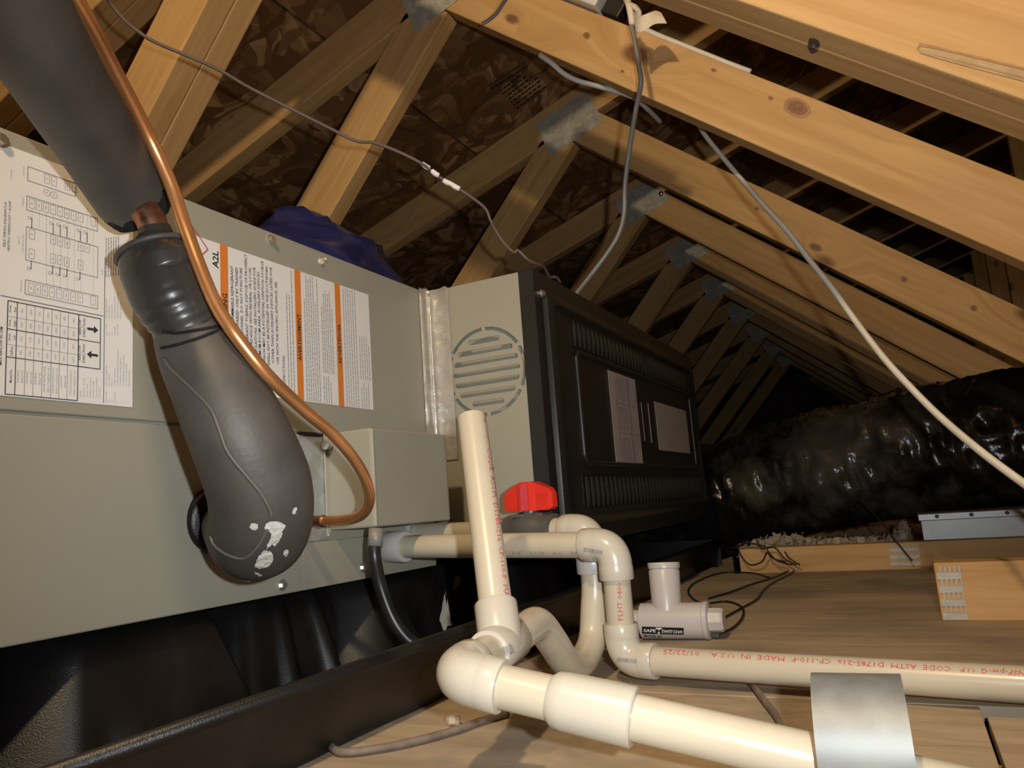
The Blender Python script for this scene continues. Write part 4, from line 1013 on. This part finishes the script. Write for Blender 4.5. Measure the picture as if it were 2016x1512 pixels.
for i in range(4): q = V((1.7695, mb.y - .03 - i * .06, mb.z + .004)); g = G(); g.tube([q, q + V((-.003, 0, 0))], .004, 8); g.put('screw', 'black_label', mbx)
vs, fs = [], []
rnd = random.Random(11)
for k in range(150):
    t = rnd.random(); x = 1.765 + rnd.random() * .10; y = .34 - t * .335; zc = rnd.uniform(.0, .03) + .045 * max(0, math.sin(t * 7)) * t; rad = rnd.uniform(.005, .011); n0 = len(vs)
    for i in range(6):
        for j in range(8):
            ph = math.pi * i / 5; th = 2 * math.pi * j / 8; d = V((math.sin(ph) * math.cos(th), math.sin(ph) * math.sin(th), math.cos(ph)))
            vs.append(V((x, y, zc + .02)) + d * rad * (1 + 1.1 * MN.noise(d * 3 + V((k, 0, 0)))))
    for i in range(5):
        for j in range(8): fs.append((n0 + i * 8 + j, n0 + i * 8 + (j + 1) % 8, n0 + (i + 1) * 8 + (j + 1) % 8, n0 + (i + 1) * 8 + j))
for k in range(900):
    t = rnd.random(); p = V((1.765 + rnd.random() * .10, .34 - t * .335, .02 + .05 * max(0, math.sin(t * 7)) * t + rnd.random() * .03)); n0 = len(vs)
    d = V((rnd.uniform(-1, 1), rnd.uniform(-1, 1), rnd.uniform(-.3, 1))).normalized() * rnd.uniform(.008, .02); b_ = V((rnd.uniform(-1, 1), rnd.uniform(-1, 1), rnd.uniform(-1, 1))) * .006
    wv = V((0, .0006, .0005))
    for q in (p, p + d * .5 + b_, p + d): vs += [q - wv, q + wv]
    fs += [(n0, n0 + 1, n0 + 3, n0 + 2), (n0 + 2, n0 + 3, n0 + 5, n0 + 4)]
tag(put('loose_insulation', vs, fs, 'insulation'), 'tufts of loose tan insulation along the far deck edge', 'insulation', kind='stuff')

# ================================================================== BLUE BAG
g = G(); n, m = 28, 20; vs = []; fs = []
for i in range(m + 1):
    for j in range(n):
        ph = math.pi * .5 * i / m; th = 2 * math.pi * j / n; d = V((math.sin(ph) * math.cos(th), math.sin(ph) * math.sin(th), math.cos(ph)))
        f_ = 1 + .22 * MN.noise(d * 2.2) + .14 * abs(MN.noise(d * 6 + V((3, 1, 0))))
        vs.append(V((.85, .75, .487)) + V((d.x * .165 * f_, d.y * .13 * f_, d.z * .125 * f_)))
for i in range(m):
    for j in range(n): fs.append((i * n + j, i * n + (j + 1) % n, (i + 1) * n + (j + 1) % n, (i + 1) * n + j))
tag(put('plastic_bag', vs, fs, 'bag_blue', None, True), 'crumpled dark blue plastic bag on top of the cabinet', 'bag')

# ================================================================== OVERHEAD CABLES
def cable(pts, r, name, mat, label, k=8, flat=None):
    g = G(); g.tube(spline([P(*q) for q in pts], k), r, 12, shape=flat); return tag(g.put(name, mat, None, True), label, 'cable')
tw = [(195, -40, .80), (215, 2, .82), (245, 40, .83), (272, 62, .84), (310, 85, .85), (420, 132, .88), (490, 172, .90), (560, 208, .92), (640, 248, .94), (700, 277, .95), (735, 281, .96), (780, 297, .97), (830, 322, .98), (870, 352, .99), (900, 370, .995), (925, 386, 1.0), (955, 410, 1.01), (965, 432, 1.015), (975, 452, 1.02), (992, 478, 1.025), (1012, 497, 1.03), (1020, 493, 1.032), (1040, 512, 1.035), (1060, 521, 1.05), (1072, 527, 1.07), (1082, 545, 1.09), (1095, 546, 1.10), (1103, 556, 1.11)]
th_ = cable(tw, .0020, 'thermostat_wire', 'cable_brown', 'thin brown wire strung across the roof to the furnace top, flecked with white tape', 6)
g = G()
for a, b in (((831, 322), (846, 332)), ((850, 336), (864, 346)), ((873, 355), (888, 362)), ((888, 362), (905, 372))):
    dd = .985; g.tube([P(*a, dd), P((a[0] + b[0]) / 2, (a[1] + b[1]) / 2 + 1, dd), P(*b, dd)], [.0030, .0036, .0032], 8)
g.put('white_tape', 'paper', th_)
flat = lambda t, th: 1 - .35 * abs(math.sin(th))
c2_ = cable([(1243, 50, 1.12), (1250, 80, 1.11), (1258, 130, 1.10), (1262, 165, 1.10), (1252, 215, 1.12), (1240, 290, 1.13), (1231, 360, 1.14), (1229, 420, 1.15), (1218, 462, 1.16), (1195, 500, 1.17), (1165, 540, 1.18), (1132, 582, 1.20)], .0055, 'grey_cable', 'cable_grey', 'grey flat cable hanging from the tape joint down behind the furnace', 8, flat)
cable([(1062, 108, 1.26), (1085, 124, 1.25), (1110, 145, 1.25), (1140, 160, 1.25), (1185, 172, 1.25), (1245, 191, 1.26), (1275, 215, 1.30), (1300, 240, 1.36)], .0042, 'light_grey_cable', 'cable_light', 'light grey cable sagging under the diagonal with the white box', 8)
wc = cable([(1372, 238, 1.30), (1388, 266, 1.28), (1415, 300, 1.25), (1450, 342, 1.21), (1500, 400, 1.15), (1550, 455, 1.10), (1590, 507, 1.06), (1640, 570, 1.01), (1690, 640, .97), (1740, 705, .92), (1790, 760, .88), (1850, 820, .84), (1930, 888, .78), (2020, 955, .73), (2120, 1025, .68)], .0062, 'white_cable', 'cable_white', 'white flat cable descending diagonally in front of the lower diagonals', 8, flat)
cable([(1268, 58, 1.20), (1300, 72, 1.20), (1340, 88, 1.195), (1400, 112, 1.18), (1440, 128, 1.17), (1478, 142, 1.165)], .0046, 'cream_cable', 'cable_white', 'cream cable lying along the top of the diagonal beside the tape flag', 8)
cable([(1010, -20, 1.165), (992, 5, 1.165), (978, 26, 1.163), (962, 40, 1.16), (950, 47, 1.16)], .0028, 'short_grey_wire', 'cable_grey', 'short grey wire crossing the diagonal beside a knot', 8)
# tape joint with loose flag
tj = tag(empty('tape_joint', P(1245, 30, 1.12)), 'cream tape wrapped round cable ends with a loose flag', 'tape')
g = G(); g.tube(spline([P(1236, 2, 1.12), P(1241, 25, 1.12), P(1245, 50, 1.118)], 5), .0048, 12); g.put('wrapped_end', 'tape_cream', tj, True)
g = G(); g.tube(spline([P(1228, -8, 1.125), P(1238, 8, 1.12), P(1250, 14, 1.115), P(1258, 25, 1.12), P(1256, 32, 1.125)], 5), .004, 10); g.put('tape_loop', 'tape_cream', tj, True)
fl_t = [(1247, 22), (1262, 30), (1278, 25), (1291, 21), (1302, 25)]; fl_b = [(1250, 52), (1256, 64), (1272, 58), (1290, 47), (1313, 46)]
vs = []; n = 12; sT = spline([V((a, b, 0)) for a, b in fl_t], 4); sB = spline([V((a, b, 0)) for a, b in fl_b], 4)
for i in range(len(sT)):
    w_ = .015 * math.sin(i / len(sT) * 4); vs += [P(sT[i].x, sT[i].y, 1.11 + w_), P(sB[i].x, sB[i].y, 1.105 + w_ * .6)]
k = len(vs); vs += [v + R[2] * .0006 for v in vs]
fs = [(i, i + 1, i + 3, i + 2) for i in range(0, k - 2, 2)] + [(k + i, k + i + 2, k + i + 3, k + i + 1) for i in range(0, k - 2, 2)]
put('tape_flag', vs, fs, 'tape_cream', tj, True)
# white box on the diagonal
lb = tag(empty('white_box', P(1130, -5, 1.17)), 'white plastic box with black plug on the upper edge of the diagonal', 'electrical box')
bx_top = V((1.094, .600, 1.058)) + bn * .090
def bpt(px, py, x):  # parameter along the diagonal for a pixel on plane x
    p = onX(px, py, x); return (p - bx_top).dot(bd)
t0 = bpt(1186, 26, 1.085) + .012
M = Matrix(((0, 1, 0, 1.075), (bd.y, 0, bn.y, bx_top.y), (bd.z, 0, bn.z, bx_top.z), (0, 0, 0, 1)))
g = G(); g.box((t0 + .002, .0, .001), (t0 + .21, .055, .05), .003, M); g.put('box_housing', 'white_plastic', lb)
g = G(); g.box((t0 - .034, .02, .003), (t0 + .001, .05, .040), .003, M); g.put('black_plug', 'cable_black', lb)
# ================================================================== stencil marks on the sheathing
pn = [o for o in ceil.children if o.name.startswith('osb_panel')]
def wmat(o): return Matrix.Translation(WLOC[ceil.name]) @ o.matrix_local
vsb, fsb = [], []
for o in pn:
    n0 = len(vsb); Wm = wmat(o); vsb += [Wm @ v.co for v in o.data.vertices]; fsb += [tuple(i + n0 for i in q.vertices) for q in o.data.polygons]
bvs = BVHTree.FromPolygons(vsb, fsb); rnd = random.Random(21); v2, f2 = [], []
def dash(c, d, L, w_):
    d = V(d).normalized(); nn = V((-d.y, d.x)); k = len(v2); c = V(c)
    for s in ((0, -1), (1, -1), (1, 1), (0, 1)): q = c + d * L * s[0] + nn * w_ * s[1] * .5; v2.append((q.x, q.y))
    f2.append((k, k + 1, k + 2, k + 3))
for r in range(7):
    base = V((985, 178)) + V((5.5, 6.2)) * r * .95; a = 0; lim = (64 if r not in (0, 1) else 52)
    while a < lim:
        L = rnd.uniform(3, 10); dash(base + V((.80, -.60)) * a, (.80, -.60), L, 3.4); a += L + 2.2
for r in range(2):
    base = V((962, 168)) + V((5, 7)) * r; a = 0
    while a < 84: L = rnd.uniform(6, 18); dash(base + V((.84, -.54)) * a, (.84, -.54), L, 2.2 + r); a += L + 3
pan_near = min(pn, key=lambda o: (wmat(o) @ V((1.2, .6, 0)) - cast(bvs, 1040, 170)).length)
decal(bvs, v2, f2, lambda x, y: (x, y), 'stencil_mark', 'black_label', pan_near, .0008)

gt = bpy.data.objects['girder_truss']
bvg = bvh_of([o for o in gt.children if o.name.startswith('long_diagonal_web')])
smear([(1594, 74), (1612, 78), (1613, 92), (1606, 104), (1596, 103), (1591, 90)], bvg, 'bark_knot', gt, .0006, 'knot_bark')
# ================================================================== WIRES ON THE DECK
def deckwire(pts, r, name, mat, label, flat=None):
    q = []
    for t in pts:
        z = r + .0008 + (t[2] if len(t) > 2 else 0); q.append(onZ(t[0], t[1], z))
    g = G(); g.tube(spline(q, 8), r, 10, shape=flat); return tag(g.put(name, mat, None, True), label, 'cable')
deckwire([(640, 1436), (662, 1478), (740, 1474), (820, 1458), (900, 1436), (950, 1418), (1000, 1404)], .0031, 'dusty_cable', 'cable_dust', 'dusty brown cable lying along the front of the black pan')
deckwire([(1470, 1335), (1484, 1352), (1505, 1380), (1528, 1410), (1543, 1445), (1555, 1478), (1565, 1510)], .0042, 'flat_grey_cable', 'cable_dust', 'flat dusty cable crossing the deck between the two pipes', lambda t, th: 1 - .45 * abs(math.sin(th)))
deckwire([(1400, 1250), (1440, 1238), (1462, 1215), (1460, 1195), (1430, 1184), (1380, 1187), (1355, 1165), (1372, 1145), (1420, 1128), (1480, 1128), (1515, 1137)], .0016, 'switch_wire', 'cable_black', 'thin dark wire looping from the float switch plug')
deckwire([(1398, 1235), (1430, 1214), (1462, 1196), (1490, 1180), (1505, 1160), (1525, 1145), (1555, 1130), (1570, 1117)], .0016, 'straggling_wire', 'cable_black', 'thin dark wire straggling from the switch to the deck edge')
deckwire([(1395, 1178), (1440, 1165), (1480, 1150), (1520, 1138), (1560, 1120)], .0016, 'straight_wire', 'cable_black', 'thin dark wire lying nearly straight beside the loop')
bw = tag(empty('wire_bundle', onX(1500, 1100, 1.69)), 'tangle of thin dark wires draped on the far low board', 'cable')
for pts in ([(1450, 1072), (1462, 1098), (1478, 1112), (1500, 1106), (1512, 1088), (1530, 1104), (1560, 1112)], [(1490, 1062), (1500, 1080), (1525, 1078), (1545, 1100), (1568, 1112)], [(1545, 1086), (1556, 1100), (1575, 1112)], [(1440, 1080), (1470, 1070), (1505, 1076), (1520, 1098), (1548, 1106)]):
    g = G(); g.tube(spline([onX(a, b, 1.69 - .004 * i) for i, (a, b) in enumerate(pts)], 8), .0016, 8); g.put('wire', 'cable_black', bw, True)
g = G(); pts = spline([onX(1690, 985, 1.74), onX(1720, 1010, 1.72), onX(1760, 1060, 1.695), onX(1796, 1104, 1.68)], 8); g.tube(pts, .0016, 8); tag(g.put('leaning_wire', 'cable_black', None, True), 'single dark wire slanting down over the toothed plate on the board', 'cable')
# crumbs
q = onZ(893, 1428, 0); vs = []; fs = []
for i in range(6):
    for j in range(8):
        ph = math.pi * i / 5; th = 2 * math.pi * j / 8; d = V((math.sin(ph) * math.cos(th), math.sin(ph) * math.sin(th), math.cos(ph))); vs.append(q + V((0, 0, .0045)) + V((d.x * .007, d.y * .007, d.z * .0045)) * (1 + .4 * MN.noise(d * 3)))
for i in range(5):
    for j in range(8): fs.append((i * 8 + j, i * 8 + (j + 1) % 8, (i + 1) * 8 + (j + 1) % 8, (i + 1) * 8 + j))
tag(put('foam_crumb', vs, fs, 'dust_bit'), 'small tan crumb on the deck beneath the outlet elbow', 'debris')
